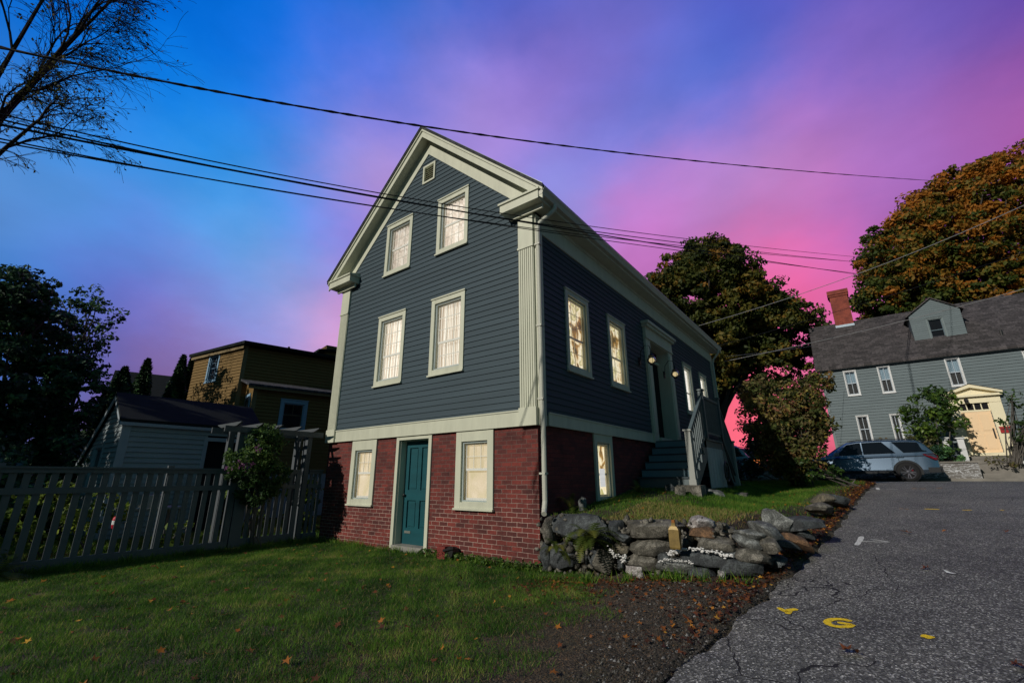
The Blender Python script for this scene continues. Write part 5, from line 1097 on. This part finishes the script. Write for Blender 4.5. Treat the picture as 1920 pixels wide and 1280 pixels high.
# left trees
tree('leafy_tree','dense dark green tree at the far left edge','tree',gbase(20,13,.1),[lob(20,560,13,75),lob(-40,620,13,110),lob(70,640,13.5,75),lob(40,720,13,90),lob(130,740,14,70),lob(-20,800,13,90)],M_darkg,44,70,.10,.32,fT,.18,13)
tree('leafy_tree','loose tree with thin arching twigs above the shed','tree',gbase(110,15.5,.1),[lob(130,590,15.5,50,1.1,.5),lob(170,560,15.5,35),lob(195,585,15.5,34,1,.6),lob(110,640,15.5,55),lob(160,650,15.5,40),lob(180,620,15.5,35)],M_darkg,30,24,.10,.34,fT,.10,14)
def arbor(u,vt,D,wpx,lab,i):
    rs=np.random.default_rng(200+i); b=gbase(u,D,.1); top=at(u,vt,D).z; h=top-b[2]; w=wpx*D/F_PX; T=thing('arborvitae',lab,'tree',b,group='arborvitae behind the shed')
    w*=2.15; n=int(9000*max(.6,h/4)); t=rs.uniform(0,1,n)**1.15; a=rs.uniform(0,2*math.pi,n); rad=w*(1-t)**.75*(.86+.14*np.sin(a*5+t*22))*rs.uniform(.72,1.04,n); rad=np.where(t<.08,rad*(t/.08*.5+.5),rad)
    P_=np.stack([rad*np.cos(a),rad*np.sin(a),t*h],1); nr=np.stack([np.cos(a),np.sin(a),0*a],1)
    me=leaf_mesh('crown',P_,.11,np.clip(rs.uniform(0,.6,n)+.35*np.sin(a*5+t*22),0,1),nrm=nr,up=.8,stretch=2.2); link('crown',me,M_arb,T)
    MB().tube([(b[0],b[1],b[2]),(b[0],b[1],b[2]+h*.8)],[.09,.03],7).build('trunk',M_bark,T)
for i,(u,vt,D,w,lab) in enumerate(((228,675,19,22,'tall arborvitae just left of the white far gable roof'),(298,668,20,21,'arborvitae in the middle, left one of the close pair'),(317,672,20.5,14,'arborvitae in the middle, right one of the close pair'),(352,668,20,17,'arborvitae touching the corner of the ochre house'),(186,690,17,34,'broad arborvitae behind the shed\'s left slope'),(380,720,18.5,9,'narrow arborvitae in front of the ochre house wall'),(95,770,13.5,42,'low arborvitae beside the shed, leftmost'))): arbor(u,vt,D,w,lab,i)
# near bare tree overhanging from the upper left
M_dtwig=paint('dark_twigs',(.016,.014,.013),.95,.3)
def bare_tree():
    rs=random.Random(5); base=at(-330,900,8.8); base.z=.05
    T=thing('bare_tree','nearly bare tree reaching thin branches into the upper left of the sky','tree',tuple(base)); m=MB(); tips=[]
    def br(p,d,L_,r,dep):
        n=5; pts=[p]; q=p.copy(); dd=d.copy()
        for i in range(n):
            dd=(dd+Vector((rs.gauss(0,.12),rs.gauss(0,.12),rs.gauss(0,.10)))+Vector((0,0,-.012*(dep)))).normalized(); q=q+dd*L_/n; pts.append(q.copy())
        m.tube(pts,[max(.0045,r*(1-.55*i/n)) for i in range(n+1)],5 if dep<3 else 3,cap=False)
        if dep>=5: tips.append(pts[-1]); tips.append(pts[-2]); return
        k=(4,4,4,4,2)[dep] if dep<5 else 2
        for j in range(k):
            t=.25+.75*(j+rs.random())/k; s=pts[min(n,int(t*n))]; side=Vector((rs.gauss(0,1),rs.gauss(0,1),rs.gauss(0,.7)))
            nd_=(dd*1.05+side*.42).normalized(); br(s,nd_,L_*rs.uniform(.52,.74),r*.5,dep+1)
        br(pts[-1],(dd+Vector((rs.gauss(0,.15),rs.gauss(0,.15),rs.gauss(0,.1)))).normalized(),L_*.7,r*.45,dep+1)
    top=base+Vector((-.9,-.3,7.0)); m.tube([base,base.lerp(top,.5)+Vector((.08,0,0)),top],[.30,.24,.2],10)
    for (u,v,D,k) in ((150,55,8.6,1.05),(55,240,8.2,1.0),(110,-50,8.8,1.0),(100,120,9.0,1.0),(190,20,9.0,.8),(30,180,8.4,.8),(-260,-160,8,1),(-300,0,10,.9)):
        g_=at(u,v,D); s=base.lerp(top,.92 if v>150 else 1.0); L_=(g_-s).length
        pts=[s.lerp(g_,t)+Vector((0,0,math.sin(t*math.pi)*L_*.06)) for t in np.linspace(0,1,6)]; m.tube(pts,[.075*(1-.6*t) for t in np.linspace(0,1,6)],6)
        d=(pts[-1]-pts[-2]).normalized(); br(pts[-1],d,L_*.22*k,.035,1); br(pts[-2],(d+Vector((rs.gauss(0,.3),rs.gauss(0,.3),rs.gauss(.1,.3)))).normalized(),L_*.30*k,.03,1); br(pts[-3],(d+Vector((rs.gauss(0,.3),rs.gauss(0,.3),-.25))).normalized(),L_*.30*k,.03,2)
    m.build('trunk',M_dtwig,T)
    C=np.array([tuple(t) for t in tips]); sel=rng.choice(len(C),len(C)//5,replace=False); C=C[sel]; C=C+rng.normal(size=C.shape)*.03
    me=leaf_mesh('leaf_remnants',C,.055,rng.uniform(0,.55,len(C))); 
    v=np.empty(len(me.vertices)*3,dtype=np.float32); me.vertices.foreach_get('co',v); v=v.reshape(-1,3)-np.array(base,dtype=np.float32); me.vertices.foreach_set('co',v.ravel()); link('crown',me,M_maple,T)
    # the leafier outer side of the same crown, left of the picture: it shades the garden
    return base
tb=bare_tree()
# unseen dense tree put left of the frame to shade shed and ochre house
tree('leafy_tree','broad leafy shade tree standing out of view left of the fence','tree',(-13.6,-12.5,.1),[((-13.2,-11,5.6),(2.8,2.8,2.3)),((-11.4,-12,4.4),(2.0,2.2,1.6)),((-15.4,-11,5.2),(2.4,2.4,2.6)),((-13.2,-12,8.0),(2.8,2.5,2.2))],M_darkg,10,60,.16,.45,fT,.25,15)
def bush(name,lab,pos,lobes,mat,ncl,nlf,size,cr,seed,cat='shrub',stems=14,tf=fT,group=None,r0=.03,flat=.8):
    rs=np.random.default_rng(seed); T=thing(name,lab,cat,tuple(pos),group=group); C,me=crown(lobes,ncl,nlf,size,cr,rs,tf,flat)
    O=np.array(pos,dtype=np.float32); v=np.empty(len(me.vertices)*3,dtype=np.float32); me.vertices.foreach_get('co',v); me.vertices.foreach_set('co',(v.reshape(-1,3)-O).ravel()); link('foliage',me,mat,T)
    m=MB(); b=Vector(pos)
    for k in range(stems):
        p=Vector(C[rs.integers(len(C))]); s=b+Vector((rs.normal()*.12,rs.normal()*.12,0)); mid=s.lerp(p,.5)+Vector((rs.normal()*.1,rs.normal()*.1,.1))
        m.tube([s,mid,p],[r0,r0*.7,r0*.3],5)
    if stems: m.build('stem',M_bark2,T)
    return T
p=gbase(1500,15); bush('autumn_bush','tall tangled bush with brown and yellow leaves in front of the SUV',p,[lob(1490,800,15,54),lob(1440,790,15,42),lob(1515,790,15,32),lob(1500,745,15,36),lob(1425,740,15.5,32),lob(1535,725,15,24),lob(1465,855,15,36),lob(1500,862,14.6,32)],M_shrub,80,52,.085,.28,31,stems=60,r0=.018,tf=lambda P_,c,rs:.1+.75*c+rs.uniform(-.2,.25,len(P_)))
p=gbase(1470,17.5); bush('dark_bush','dark dense bush standing behind the tall tangled bush',p,[lob(1450,830,17.5,50),lob(1500,800,17.5,45),lob(1480,770,17.5,45),lob(1425,860,17.5,35)],M_darkg,26,60,.12,.35,39,stems=8)
p=gbase(1590,14.2); bush('green_bush','low green weedy bush at the lane edge below the tall bush',p,[lob(1535,880,14.3,20,1.6,.6),lob(1505,885,14.3,20),lob(1575,893,14.2,9)],M_rhodo,60,34,.07,.18,32,stems=6)
def ybush(u,v,r,y,lab,mat,ncl,nlf,size,cr,seed,**k):
    cs_=[]
    for (uu_,vv_,rp,sx,sz) in r:
        c=LY(uu_,vv_,y); s=(c-CAM).dot(fwd)/F_PX*rp; cs_.append((tuple(c),(s*sx,s*.8,s*sz)))
    b=LY(u,v,y); bush(k.pop('name','shrub'),lab,(b.x,y,b.z),cs_,mat,ncl,nlf,size,cr,seed,**k)
ybush(1765,880,[(1745,760,34,1,1),(1765,790,32,1,1),(1730,800,28,1,1),(1765,745,16,1,1),(1745,840,30,1,.8),(1710,770,16,1,1)],22.4,'rounded green rhododendron left of the cream doorway',M_rhodo,26,40,.13,.34,33,stems=12,tf=lambda P_,c,rs:.1+.6*c+rs.uniform(-.1,.4,len(P_)))
ybush(1905,870,[(1905,770,34,1,1),(1880,775,20,1,1),(1895,825,20,1,1),(1930,820,34,1,1)],22.3,'open twiggy shrub right of the cream doorway',M_rhodo,6,30,.12,.34,34,stems=40,r0=.025)
ybush(1795,860,[(1790,858,20,1.6,.6),(1820,862,16,1.4,.6),(1765,852,18,1,1)],21.5,'low dark juniper spilling over the retaining wall',M_darkg,22,60,.07,.22,35,stems=0,tf=lambda P_,c,rs:.3+.7*c)
ybush(1890,868,[(1885,862,16,1.8,.7)],21.6,'low dry shrub on the wall right of the steps',M_shrub,22,50,.07,.22,36,stems=4)
ybush(1700,850,[(1690,828,16,2.2,.7),(1660,835,14,2,1),(1740,835,14,2,1)],22.0,'green hedge behind the SUV roof',M_shrub,22,40,.09,.24,37,stems=4)
ybush(1415,870,[(1420,850,24,1,1),(1405,870,18,1,1)],24,'dark bush beyond the black SUV',M_darkg,20,50,.12,.35,38,stems=4)
p=at(1360,850,40); tree('bare_sapling','leafless sapling far behind the parked cars','tree',(p.x,p.y,1.2),[((p.x,p.y,4.0),(1.4,1.4,1.2))],M_maple,5,1,.08,.3,fT,.05,41,nl=30)
# climbing shrub on the fence
p=LX(470,1030,-6.25); bush('climbing_rose','leafy climbing rose with purple flowers hanging over the fence','' or (p.x,p.y,.1),[((-6.2,-1.55,2.15),(.38,.40,.40)),((-6.15,-1.75,1.72),(.45,.55,.42)),((-6.15,-1.35,1.5),(.38,.38,.38)),((-6.1,-1.6,1.2),(.32,.38,.3)),((-6.2,-1.5,2.4),(.25,.25,.2))],M_rose,560,30,.045,.11,42,stems=10,r0=.012,tf=lambda P_,c,rs:.1+.4*c+.5*(P_[:,2]>1.6)*rs.uniform(0,1,len(P_)))
C=np.array([LX(u,v,-5.75) for u,v in ((486,838),(483,843),(452,873),(458,868),(463,874),(470,870),(449,866),(429,879))]); C=np.repeat(C,7,0)+rng.normal(size=(56,3))*.035
fl=link('flowers',leaf_mesh('flowers',C-np.array([p.x,p.y,.1]),.05,rng.uniform(0,1,56)),foliage('purple_petals',[(0,(.10,.03,.10)),(1,(.30,.12,.26))],.3),bpy.data.objects['climbing_rose'])
# garden behind the fence
bush('dark_hedge','dark overgrown hedge filling the space left of the shed',(-11.8,-4.6,.1),[((-12.6,-5.2,1.1),(1.5,1.5,1.1)),((-11.2,-5.4,1.0),(1.2,1.2,.95)),((-14.0,-3.8,1.3),(1.5,1.5,1.3)),((-10.4,-6.2,.9),(1.2,1.2,.9)),((-14.8,-1.8,1.5),(1.6,1.6,1.5)),((-15.6,.6,1.5),(1.8,1.8,1.5))],M_darkg,34,60,.09,.30,55,stems=6)
gz=lambda x,y:float(ground_z(x,y))
for i,(x,y,h,mat,lab) in enumerate(((-8.0,-4.4,1.45,M_hedge,'sunlit green hydrangea behind the left end of the fence'),(-8.2,-3.7,1.3,M_hedge,'sunlit green hydrangea behind the fence, second from the left'),(-7.7,-5.0,.9,M_hedge,'low sunlit shrub behind the left end of the fence'),(-8.3,-.9,1.3,M_hedge,'yellow-green shrub seen through the fence left of the gate'),(-8.2,.6,1.5,M_hedge,'yellow-green shrub seen through the gate pickets'),(-8.0,1.8,1.4,M_hedge,'yellow-green shrub behind the short fence panel'),(-7.4,-2.4,.5,M_hedge,'low plant behind the fence by the table'),(-9.0,-6.0,1.6,M_darkg,'dark shrub at the left behind the fence'))):
    bush('garden_shrub',lab,(x,y,.09),[((x,y,.1+h*.5),(.50,.55,h*.42))],mat,90,26,.075,.14,60+i,stems=5,r0=.012,tf=lambda P_,c,rs:.1+.6*c+rs.uniform(0,.4,len(P_)))
tbz=thing('garden_table','weathered grey garden table behind the fence','table',(-8.6,-2.7,.1)); M_wood=paint('weathered_wood',(.34,.33,.31),.8,.2)
m=MB(); 
for k in range(6): m.box(-9.0+k*.14,-8.87+k*.14,-3.2,-2.1,.82,.86)
m.build('tabletop',M_wood,tbz)
for x,y in ((-8.95,-3.1),(-8.95,-2.2),(-8.25,-3.1),(-8.25,-2.2)): MB().box(x-.03,x+.03,y-.03,y+.03,.08,.82).build('leg',M_wood,tbz)
MB().box(-8.9,-8.3,-2.85,-2.45,.861,1.12).build('planter_box',M_wood); tag(bpy.data.objects['planter_box'],'grey wooden planter box standing on the garden table','planter')
by=thing('buoy','red and white lobster buoy hanging behind the pickets','buoy',(-7.0,-3.62,.8)); p=LX(217,975,-7.0)
m=MB(); m.lathe([(0,.075),(.035,.065),(.05,.03),(.05,0)],12,p); m.lathe([(.05,-.07),(.04,-.13),(.02,-.15),(0,-.15)],12,p); m.build('red_body',paint('buoy_red',(.45,.01,.03),.5,.1),by,True); m=MB(); m.lathe([(.051,0),(.051,-.07)],12,p); m.tube([p+Vector((0,0,.1)),p+Vector((0,0,.5))],.006,5); m.build('white_band',paint('buoy_white',(.6,.6,.6),.5,.1),by)
# ferns
def fern(name,lab,c,n,L_,seed,droop=.9):
    rs=random.Random(seed); T=thing(name,lab,'fern',tuple(c)); V=[];Fc=[];tt=[]
    for k in range(n):
        a=rs.uniform(0,2*math.pi); el=rs.uniform(.3,1.25); ln=L_*rs.uniform(.6,1.1); d=Vector((math.cos(a)*math.cos(el),math.sin(a)*math.cos(el),math.sin(el))); s=Vector((-math.sin(a),math.cos(a),0)); p=Vector((0,0,0)); m_=16; tn=rs.random()
        for i in range(m_):
            t=i/m_; p=p+d*ln/m_; d=(d+Vector((0,0,-droop*1.9/m_))).normalized(); w=ln*.20*math.sin(math.pi*min(1,(t*.93+.07)))**.8
            for sg in (-1,1):
                k0=len(V); b=p; tip=p+s*sg*w+d*w*.35; h_=ln/m_*.42
                V+=[tuple(b-d*h_),tuple(b+d*h_),tuple(tip)]; Fc.append((k0,k0+1,k0+2)); tt+=[.2+.7*tn]*3
    link('fronds',np_mesh('fronds',np.array(V),np.array(Fc),np.array(tt)),M_fern,T); return T
fern('fern','drooping yellow-green fern growing out of the stone wall',LY(*Z(310,590),-.32),30,.50,1,1.1)
fern('fern','small fern at the foot of the slate blocks',LY(*Z(130,640),-.32),12,.34,2,1.2)
fern('fern','dim fern growing by the basement window',on_ground(1066,960)+Vector((0,.1,0)),14,.45,3,.8)
fern('fern','dark fern clump at the bottom left by the fence',(-5.95,-5.05,.09),26,.55,4,.9)
fern('fern','small fern below the porch stairs',on_ground(1195,925)+Vector((0,.1,0)),12,.40,6,.8)
bush('low_shrub','dark low shrub at the bottom left in front of the fence',(-6.0,-5.3,.09),[((-6.0,-5.35,.25),(.3,.45,.25))],M_shrub,240,26,.045,.09,77,stems=5,r0=.01)
# grass
lb=[LZ(u,v,.13) for u,v in ((1120,1066),(1095,1100),(1060,1150),(990,1200),(900,1240),(800,1279))]
lby=[p.y for p in lb][::-1]; lbx=[p.x for p in lb][::-1]
def lawn_max(y): return np.interp(y,lby,lbx)
def noise2(x,y,s=1.0):
    return (np.sin(x*2.1*s+1.3*np.sin(y*1.7*s))+np.sin(y*2.7*s+1.1*np.sin(x*2.3*s+2))+.6*np.sin((x+y)*5.1*s)+.5*np.sin((x-y)*8.3*s+1))/3.1
def blades(name,x,y,h,w,tint,lean=.5):
    n=len(x); z=ground_z(x,y); a=rng.uniform(0,2*math.pi,n); b=rng.uniform(0,2*math.pi,n); hh=h*rng.uniform(.5,1.3,n); l=hh*lean*rng.uniform(.2,1.3,n)
    B=np.stack([x,y,z-.005],1); s=np.stack([np.cos(a),np.sin(a),0*a],1)*(w*.5*rng.uniform(.7,1.3,n))[:,None]; T=B+np.stack([np.cos(b)*l,np.sin(b)*l,hh],1)
    V=np.stack([B-s,B+s,T],1).reshape(-1,3); return np_mesh(name,V,np.arange(3*n).reshape(-1,3),np.repeat(np.clip(tint,0,1),3))
def lawn():
    n=330000; x=rng.uniform(-6.28,2.2,n); y=-.02-7.2*rng.uniform(0,1,n)
    d=lawn_max(y)+.25-x+.45*noise2(x,y,1.9)+.15*noise2(x+5,y,6); keep=(rng.uniform(0,1,n)<np.clip(d/.5+.15,0,1)); dist=np.hypot(x-CAM.x,y-CAM.y)
    bare=noise2(x*1.3+4,y*1.5,1.9)>.62; keep&=~(bare&(rng.uniform(0,1,n)<.75)); keep&=~((d<-.1)&(rng.uniform(0,1,n)<.85))
    x,y,dist=x[keep],y[keep],dist[keep]; t=.45+.32*noise2(x,y,1.2)+.24*noise2(x+9,y,3.7)+rng.uniform(-.26,.26,len(x)); tu=noise2(x*2.3-3,y*2.1+5,2.2)>.80; t=np.where(tu&(rng.uniform(0,1,len(x))<.7),1.0,t); t=np.where(rng.uniform(0,1,len(x))<.05,.95,t)
    hh=.045*(1+.35*noise2(x+3,y-2,2.5)); hh=np.where(x<-6.0,hh*1.7,hh); hh=np.where(y>-.15,hh*1.6,hh)
    o=link('grass',blades('grass',x,y,hh,.0055,t,.8),M_grass); tag(o,'short dark green lawn in front of the house','grass',kind='stuff')
    n=150000; x=rng.uniform(.05,4.2,n); y=rng.uniform(.25,14,n)**1; keep=(x<edge_x(y)-.15-.2*rng.uniform(0,1,n))&~((y<1.0)&(rng.uniform(0,1,n)<.3)); nz=noise2(x,y,1.1); keep&=~((x>edge_x(y)-1.0)&(rng.uniform(0,1,n)<.8)&(y<12)); keep&=~((x<1.4)&(y>3.9)&(y<9))
    keep&=~((nz>.35)&(rng.uniform(0,1,n)<.6)); x,y=x[keep],y[keep]; t=.5+.25*noise2(x,y,1.3)+rng.uniform(-.25,.3,len(x)); t=np.where((y<2.2)&(x>.9)&(rng.uniform(0,1,len(x))<.55),.97,t)
    o=link('grass',blades('grass',x,y,np.where(x<1.2,.045,.07),.009,t,.7),M_grass); tag(o,'rough grass on the raised yard behind the stone wall','grass',kind='stuff')
    n=40000; x=rng.uniform(-12,-6.4,n); y=rng.uniform(-6,5,n); t=.55+.3*noise2(x,y)+rng.uniform(-.2,.3,n); o=link('grass',blades('grass',x,y,.10,.016,t,.7),M_grass); tag(o,'garden grass behind the picket fence','grass',kind='stuff')
lawn()
def tufts():
    # weeds along the foot of the wall and fence
    pts=[]
    for k in range(60): pts.append((rng.uniform(-6.1,-.1),-.06-abs(rng.normal())*.04))
    for k in range(50): pts.append((-6.2+abs(rng.normal())*.05,rng.uniform(-5.5,-.1)))
    for k in range(30): pts.append((rng.uniform(.1,3.0),-.42-abs(rng.normal())*.06))
    X=[];Y_=[]
    for a,b in pts:
        m=rng.integers(8,26); X+=list(a+rng.normal(size=m)*.04); Y_+=list(b-abs(rng.normal(size=m))*.03)
    X=np.array(X);Y_=np.array(Y_); o=link('weeds',blades('weeds',X,Y_,.13,.014,rng.uniform(.3,.9,len(X)),.7),M_grass); tag(o,'ragged weeds along the foot of wall and fence','weeds',kind='stuff')
tufts()
# clover-like broad leaves at the wall foot
C=np.stack([rng.uniform(-2.6,.1,700),-.05-np.abs(rng.normal(size=700))*.07,rng.uniform(.10,.22,700)],1); o=link('weeds',leaf_mesh('weeds',C,.045,rng.uniform(.2,1,700),up=1.5),M_rose); tag(o,'small leafy ground ivy at the foot of the brick wall','weeds',kind='stuff')
# fallen leaves
def star_leaves(name,x,y,size,tint,lab,zf_=None,up=1.4):
    n=len(x); z=(ground_z(x,y) if zf_ is None else zf_(y))+.012+rng.uniform(0,.03,n); ang=rng.uniform(0,2*math.pi,n); pr=np.array([1,.42,.85,.38,.75,.30,.75,.38,.85,.42]); K=10
    a=rng.normal(size=(n,3))*.38; a[:,2]=1; a/=np.linalg.norm(a,axis=1)[:,None]; e=np.stack([np.cos(ang),np.sin(ang),0*ang],1); e-=a*(a*e).sum(1)[:,None]; e/=np.linalg.norm(e,axis=1)[:,None]; f=np.cross(a,e)
    c=np.stack([x,y,z],1); s=size*rng.uniform(.55,1.2,n); V=[c[:,None,:]]
    for k in range(K):
        th=2*math.pi*k/K; curl=(pr[k]**2*.28*rng.uniform(-.3,1,n))[:,None]; V.append((c+(e*math.cos(th)+f*math.sin(th))*(s*pr[k]*.5)[:,None]+a*curl*s[:,None])[:,None,:])
    V=np.concatenate(V,1).reshape(-1,3); b=np.arange(n)[:,None]*(K+1); Fc=np.concatenate([b+[0,k+1,(k+1)%K+1] for k in range(K)],0)
    o=link(name,np_mesh(name,V,Fc,np.repeat(tint,K+1)),M_fall); tag(o,lab,'leaves',kind='stuff')
n=4300; y=-2.6+16*rng.uniform(0,1,n)**.72; x=edge_x(y)-.02-np.abs(rng.normal(size=n))*.26+ (rng.uniform(0,1,n)<.03)*rng.uniform(0,.5,n); m_=x<edge_x(y)
star_leaves('fallen_leaves',x[m_],y[m_],.066,rng.uniform(0,1,m_.sum())**2.2,'drift of orange and brown maple leaves along the lane edge')
n=1100; x=rng.uniform(.3,3.1,n); y=-.35-np.abs(rng.normal(size=n))*.6; star_leaves('fallen_leaves',x,y,.055,rng.uniform(0,.8,n)**1.5,'brown leaves on the soil strip in front of the stone wall')
n=300; x=rng.uniform(-6,2.8,n); y=-.2-6*rng.uniform(0,1,n); star_leaves('fallen_leaves',x,y,np.where(y<-3,.10,.075),rng.uniform(.25,1,n)**1.4,'scattered yellow and orange leaves on the lawn')
n=420; x=rng.uniform(.3,3.4,n); y=rng.uniform(.4,10,n); star_leaves('fallen_leaves',x,y,.075,rng.uniform(.1,.9,n),'scattered leaves on the raised yard')
pts=[(1695,1000),(1704,1001),(1590,1227),(1605,1228),(1905,1250),(1915,1255),(1738,1068),(1770,997),(1890,1000)]; q=[onroad(*p) for p in pts]
for i,(p_,lab) in enumerate(zip(q,['']*len(q))): pass
star_leaves('fallen_leaves',np.array([p_.x for p_ in q]),np.array([p_.y for p_ in q]),.12,rng.uniform(.1,.9,len(q)),'single leaves lying on the asphalt lane',zf_=lambda y:zroad(y))
lf=onroad(1782,1075); m=MB(); m.add([(lf.x-.05,lf.y+.0,lf.z+.035),(lf.x-.03,lf.y-.02,lf.z+.012),(lf.x+.015,lf.y-.012,lf.z+.006),(lf.x+.05,lf.y+.005,lf.z+.008),(lf.x+.01,lf.y+.02,lf.z+.012),(lf.x-.03,lf.y+.02,lf.z+.03)],[(0,1,5),(1,2,4,5),(2,3,4)]); tag(m.build('paper_scrap',M_wt),'curled white scrap lying on the asphalt','litter')
gb=[LZ(u,v,.2) for u,v in ((1130,1085),(1115,1140),(1100,1200),(1070,1279))]; gby=[p.y for p in gb][::-1]; gbx=[p.x for p in gb][::-1]
# gravel
def gravel():
    n=26000; y=-.25-5.2*rng.uniform(0,1,n)**1.1; lo=np.interp(y,gby,gbx)-.1; hi=edge_x(y)+.03; x=lo+(hi-lo)*rng.uniform(0,1,n)**.55; c=np.stack([x,y,ground_z(x,y)],1); s=(.004+.016*rng.uniform(0,1,n)**4)[:,None,None]
    base=np.array([[1,0,0],[-.5,.87,0],[-.5,-.87,0],[.2,.1,.9]]); V=(c[:,None,:]+base[None]*rng.uniform(.5,1.3,(n,4,3))*s).reshape(-1,3); b=np.arange(n)[:,None]*4
    Fc=np.concatenate([b+[0,1,3],b+[1,2,3],b+[2,0,3]],0); tt=rng.uniform(0,1,n)**2.2
    o=link('gravel',np_mesh('gravel',V,Fc,np.repeat(tt,4)),foliage('gravel_stones',[(0,(.03,.027,.025)),(.5,(.075,.062,.052)),(.85,(.13,.12,.11)),(1,(.34,.33,.32))],0.0,.9)); tag(o,'loose gravel and grit between lawn and lane','gravel',kind='stuff')
gravel()
# dry twigs / pine needles in mulch
n=34000; y=-.3-5*rng.uniform(0,1,n); lo=lawn_max(y)-1.1; x=lo+(edge_x(y)-.1-lo)*rng.uniform(0,1,n)**1.5; o=link('dry_litter',blades('dry_litter',x,y,.016,.006,rng.uniform(0,1,n),3.0),foliage('dry_straw',[(0,(.07,.04,.02)),(1,(.26,.15,.08))],.1)); tag(o,'dry needles and straw on the bare soil','litter',kind='stuff')
n=5000; x=rng.uniform(.9,3.3,n); y=rng.uniform(.1,3.2,n); o=link('dry_litter',blades('dry_litter',x,y,.03,.007,rng.uniform(0,1,n),2.5),bpy.data.materials['dry_straw']); tag(o,'dry brown grass thatch behind the stone wall','litter',kind='stuff')
# ---------------------------------------------------------------- WIRES
M_wire=paint('wire_black',(.012,.012,.013),.6,.1); M_wireg=paint('wire_grey',(.22,.22,.22),.5,.1)
def wire(px,DL,DR,r,lab,mat=M_wire,twist=0,group='overhead wires'):
    """px: points along the wire; its depth runs as for one straight span from DL (first) to DR (last)"""
    u0,u1=px[0][0],px[-1][0]; P_=[]
    U=np.array([p[0] for p in px],float); Vv=np.array([p[1] for p in px],float); deg=min(2,len(px)-1)
    A_,B_=at(*px[0],DL),at(*px[-1],DR); n=60; 
    cf=np.polyfit(U,Vv,deg); pts=[]
    for t in np.linspace(0,1,n+1):
        u=u0+(u1-u0)*t; iD=(1/DL)*(1-t)+(1/DR)*t; pts.append(at(u,float(np.polyval(cf,u)),1/iD))
    m=MB()
    if twist:
        for ph in (0,math.pi):
            m.tube([p+Vector((0,math.cos(i*2.4+ph),math.sin(i*2.4+ph)))*r*.55 for i,p in enumerate(pts)],r*.6,6)
    else: m.tube(pts,r,5)
    o=m.build('overhead_wire',mat); tag(o,lab,'wire',group)
wire([(-60,76),(0,92),(250,138),(500,186),(800,240),(1000,266),(1300,303),(1500,322),(1716,337),(1800,340)],3.2,24,.017,'thick twisted cable crossing above the gable',twist=1)
G5=[((0,214),(500,316),(1001,410),(1240,447),(1400,463),(1625,480),.0075,'topmost thin wire of the bundle crossing the gable'),
    ((0,224),(500,327),(1001,417),(1220,449),(1400,478),(1625,489),.009,'second wire of the bundle crossing the gable'),
    ((0,233),(500,336),(1001,422),(1180,441),(1400,483),(1620,519),.012,'thickest wire of the bundle crossing the gable'),
    ((0,262),(500,346),(1001,429),(1250,463),(1420,482),(1625,487),.0075,'fourth wire of the bundle crossing the gable'),
    ((0,268),(500,350),(1001,434),(1250,468),(1420,488),(1620,514),.0075,'lowest wire of the bundle crossing the gable')]
for g_ in G5: wire([(-60,g_[0][1]-13)]+list(g_[:6])+[(1700,g_[5][1]+9)],3.2,25,g_[6],g_[7])
wire([(1310,612),(1420,575),(1530,540),(1640,505),(1780,445),(1930,380)],17.5,11,.010,'pale service wire rising right from the eave to the orange maple',M_wireg,group=None)
wire([(1345,648),(1480,612),(1620,568),(1800,512),(1930,470)],17.5,13,.008,'pale service wire below it, crossing the chimney',M_wire,group=None)
wire([(1358,678),(1500,646),(1690,603),(1800,575),(1930,538)],17.5,13,.010,'low service wire crossing the grey roof and dormer',M_wireg,group=None)
wire([(1360,668),(1440,660),(1525,648)],18,22,.007,'short wire between the blue house and the grey house',M_wireg,group=None)
